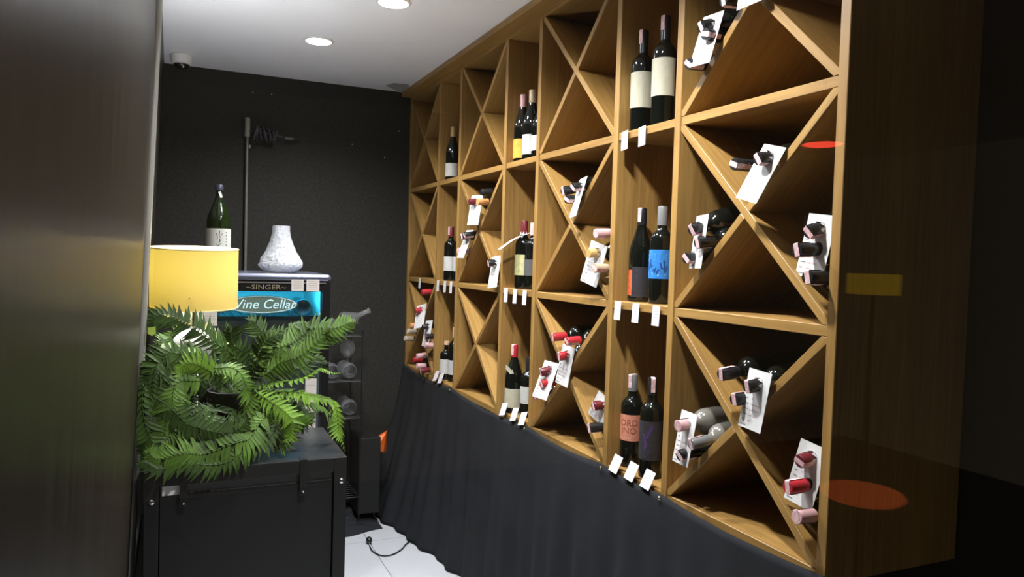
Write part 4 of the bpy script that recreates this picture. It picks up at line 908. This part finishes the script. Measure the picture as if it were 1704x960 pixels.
# black box and orange packet beside the drape
bx = MB().bounds((-0.375, -0.40, 0.075), (-0.245, -0.14, 0.52)); bo = solo('black_box', bx, mat('box_card', (0.005, 0.005, 0.005), 0.6), (-0.265, -0.27, 0.075), 'tall black box standing in the dark corner behind the drape', 'box'); bevel(bo, 0.004)
og = MB(); oa = [at(611, 738, 1, -0.33), at(643, 719, 1, -0.30), at(638, 753, 1, -0.33)]
oc2 = (oa[0] + oa[1] + oa[2]) / 3
og.add([oa[0], oa[1], oa[2], oc2 + Vector((0, -0.025, 0.005)), oc2 + Vector((0.02, 0.05, 0.0)), oa[0] + Vector((0.01, 0.04, 0)), oa[2] + Vector((0.03, 0.05, -0.01)), oa[1] + Vector((0.02, 0.05, 0))],
       [(0, 3, 1), (1, 3, 2), (2, 3, 0), (0, 1, 7, 5), (1, 2, 6, 7), (2, 0, 5, 6), (5, 7, 4), (7, 6, 4), (6, 5, 4)])
solo('orange_packet', og, mat('orange_plastic', (0.75, 0.13, 0.012), 0.35), oc2, 'bright orange folded packet wedged beside the black drape', 'packet')

# ---------------------------------------------------------------- plug and cable on the floor
pa = at(615, 902, 2, 0.015); pts = [at(x, y, 2, 0.006) for x, y in ((615, 908), (620, 917), (634, 924), (652, 923), (668, 914), (676, 905), (690, 896))]
pl = thing('power_cord', (pa.x, pa.y, 0), 'black power cord with plug lying on the white floor tile', 'cord')
part('cable', MB().tube(spline(pts, 40), 0.0035, 8), BLACKPL, pl, 60)
part('plug_body', MB().lathe([(0, 0.0), (0.012, 0.0), (0.0165, 0.006), (0.0165, 0.022), (0.010, 0.032), (0, 0.032)], 18, Matrix.Translation((pa.x, pa.y, 0.018)) @ Matrix.Rotation(math.radians(-75), 4, 'X')), BLACKPL, pl, 40)
pn = MB()
for dx in (-0.006, 0.006): pn.tube([(pa.x + dx, pa.y + 0.0, 0.018), (pa.x + dx, pa.y - 0.016, 0.018)], 0.002, 8)
part('plug_pins', pn, CHROME, pl, 40)

# ---------------------------------------------------------------- shop window between the viewer and the cellar
YP = -4.25
GP = bpy.data.materials.new('window_glass'); GP.use_nodes = True; nt = GP.node_tree; nt.nodes.clear()
o_ = nt.nodes.new('ShaderNodeOutputMaterial'); tp = nt.nodes.new('ShaderNodeBsdfTransparent'); gg = nt.nodes.new('ShaderNodeBsdfGlossy'); fn = nt.nodes.new('ShaderNodeFresnel'); mx = nt.nodes.new('ShaderNodeMixShader')
tp.inputs[0].default_value = (0.99, 0.995, 0.99, 1); gg.inputs['Roughness'].default_value = 0.0; fn.inputs['IOR'].default_value = 1.5
gm = nt.nodes.new('ShaderNodeNewGeometry'); mi = nt.nodes.new('ShaderNodeMix'); mi.data_type = 'FLOAT'; mi.inputs[2].default_value = 1.5; mi.inputs[3].default_value = 1 / 1.5
nt.links.new(gm.outputs['Backfacing'], mi.inputs[0]); nt.links.new(mi.outputs[0], fn.inputs['IOR'])
nt.links.new(fn.outputs[0], mx.inputs[0]); nt.links.new(tp.outputs[0], mx.inputs[1]); nt.links.new(gg.outputs[0], mx.inputs[2]); nt.links.new(mx.outputs[0], o_.inputs[0])
pane = struct('window_1', MB().prism([(wall_x(YP, 0) + 0.001, YP, 0.001), (WR, YP, 0.001), (WR, YP, CEIL - 0.001), (wall_x(YP, CEIL) + 0.001, YP, CEIL - 0.001)], (0, 0.008, 0)), GP)

# ---------------------------------------------------------------- restaurant side of the window: lamps and an added glowing disc that show as reflections in the glass
def behind(px_, py_, yv):
    v = at(px_, py_, 1, yv); return Vector((v.x, 2 * YP - v.y, v.z))
c = behind(1455, 473, -1.4); fl_ = 0.0
t = thing('floor_lamp', (c.x, c.y, -0.012), 'yellow drum floor lamp of the restaurant, mirrored faintly in the window', 'lamp')
link('base', MB().lathe([(0, 0), (0.14, 0), (0.14, 0.012), (0.02, 0.02), (0, 0.02)], 32).mesh('base', BLACKMETAL, 40), t)
link('pole', MB().tube([(0, 0, 0.02), (0, 0, c.z)], 0.01, 10).mesh('pole', BLACKMETAL, 40), t)
link('shade', MB().lathe([(0.15, c.z - 0.05), (0.15, c.z + 0.075)], 40).mesh('shade', mat('glowing_yellow_shade', (0.6, 0.4, 0.1), 0.6, emit=(1.0, 0.62, 0.04), es=0.35), 60), t)
c = behind(1370, 240, -1.6)
t = thing('pendant_lamp', (c.x, c.y, CEIL), 'red glowing pendant lamp of the restaurant, mirrored as a thin red ellipse', 'lamp')
link('cord', MB().tube([(0, 0, -0.0005), (0, 0, c.z - CEIL + 0.05)], 0.003, 6).mesh('cord', BLACKPL, 40), t)
link('shade', MB().lathe([(0.0, 0.05), (0.03, 0.05), (0.05, 0.03), (0.10, 0.004), (0.105, 0.0)], 36, Matrix.Translation((0, 0, c.z - CEIL))).mesh('shade', BLACKPL, 40), t)
link('diffuser', MB().lathe([(0.104, 0.0), (0.09, -0.006), (0, -0.010)], 36, Matrix.Translation((0, 0, c.z - CEIL))).mesh('diffuser', mat('red_diffuser', (0.8, 0.05, 0.03), 0.5, emit=(1.0, 0.06, 0.035), es=6.0), 60), t)
c = behind(1437, 820, -2.2)
t = thing('orange_glow_disc', (c.x, c.y, -0.012), 'low round orange disc with added glow, mirrored beside the end upright', 'lamp')
link('foot', MB().lathe([(0, 0), (0.10, 0), (0.10, 0.01), (0.025, 0.03), (0.025, c.z - 0.02), (0, c.z - 0.02)], 24).mesh('foot', BLACKMETAL, 40), t)
link('diffuser', MB().lathe([(0, c.z - 0.02), (0.16, c.z - 0.015), (0.185, c.z + 0.004), (0.17, c.z + 0.02), (0.10, c.z + 0.034), (0, c.z + 0.04)], 40).mesh('diffuser', mat('orange_added_glow', (0.7, 0.15, 0.05), 0.4, emit=(1.0, 0.15, 0.03), es=0.5), 60), t)  # glow added to an orange shape of unknown kind, for its reflection
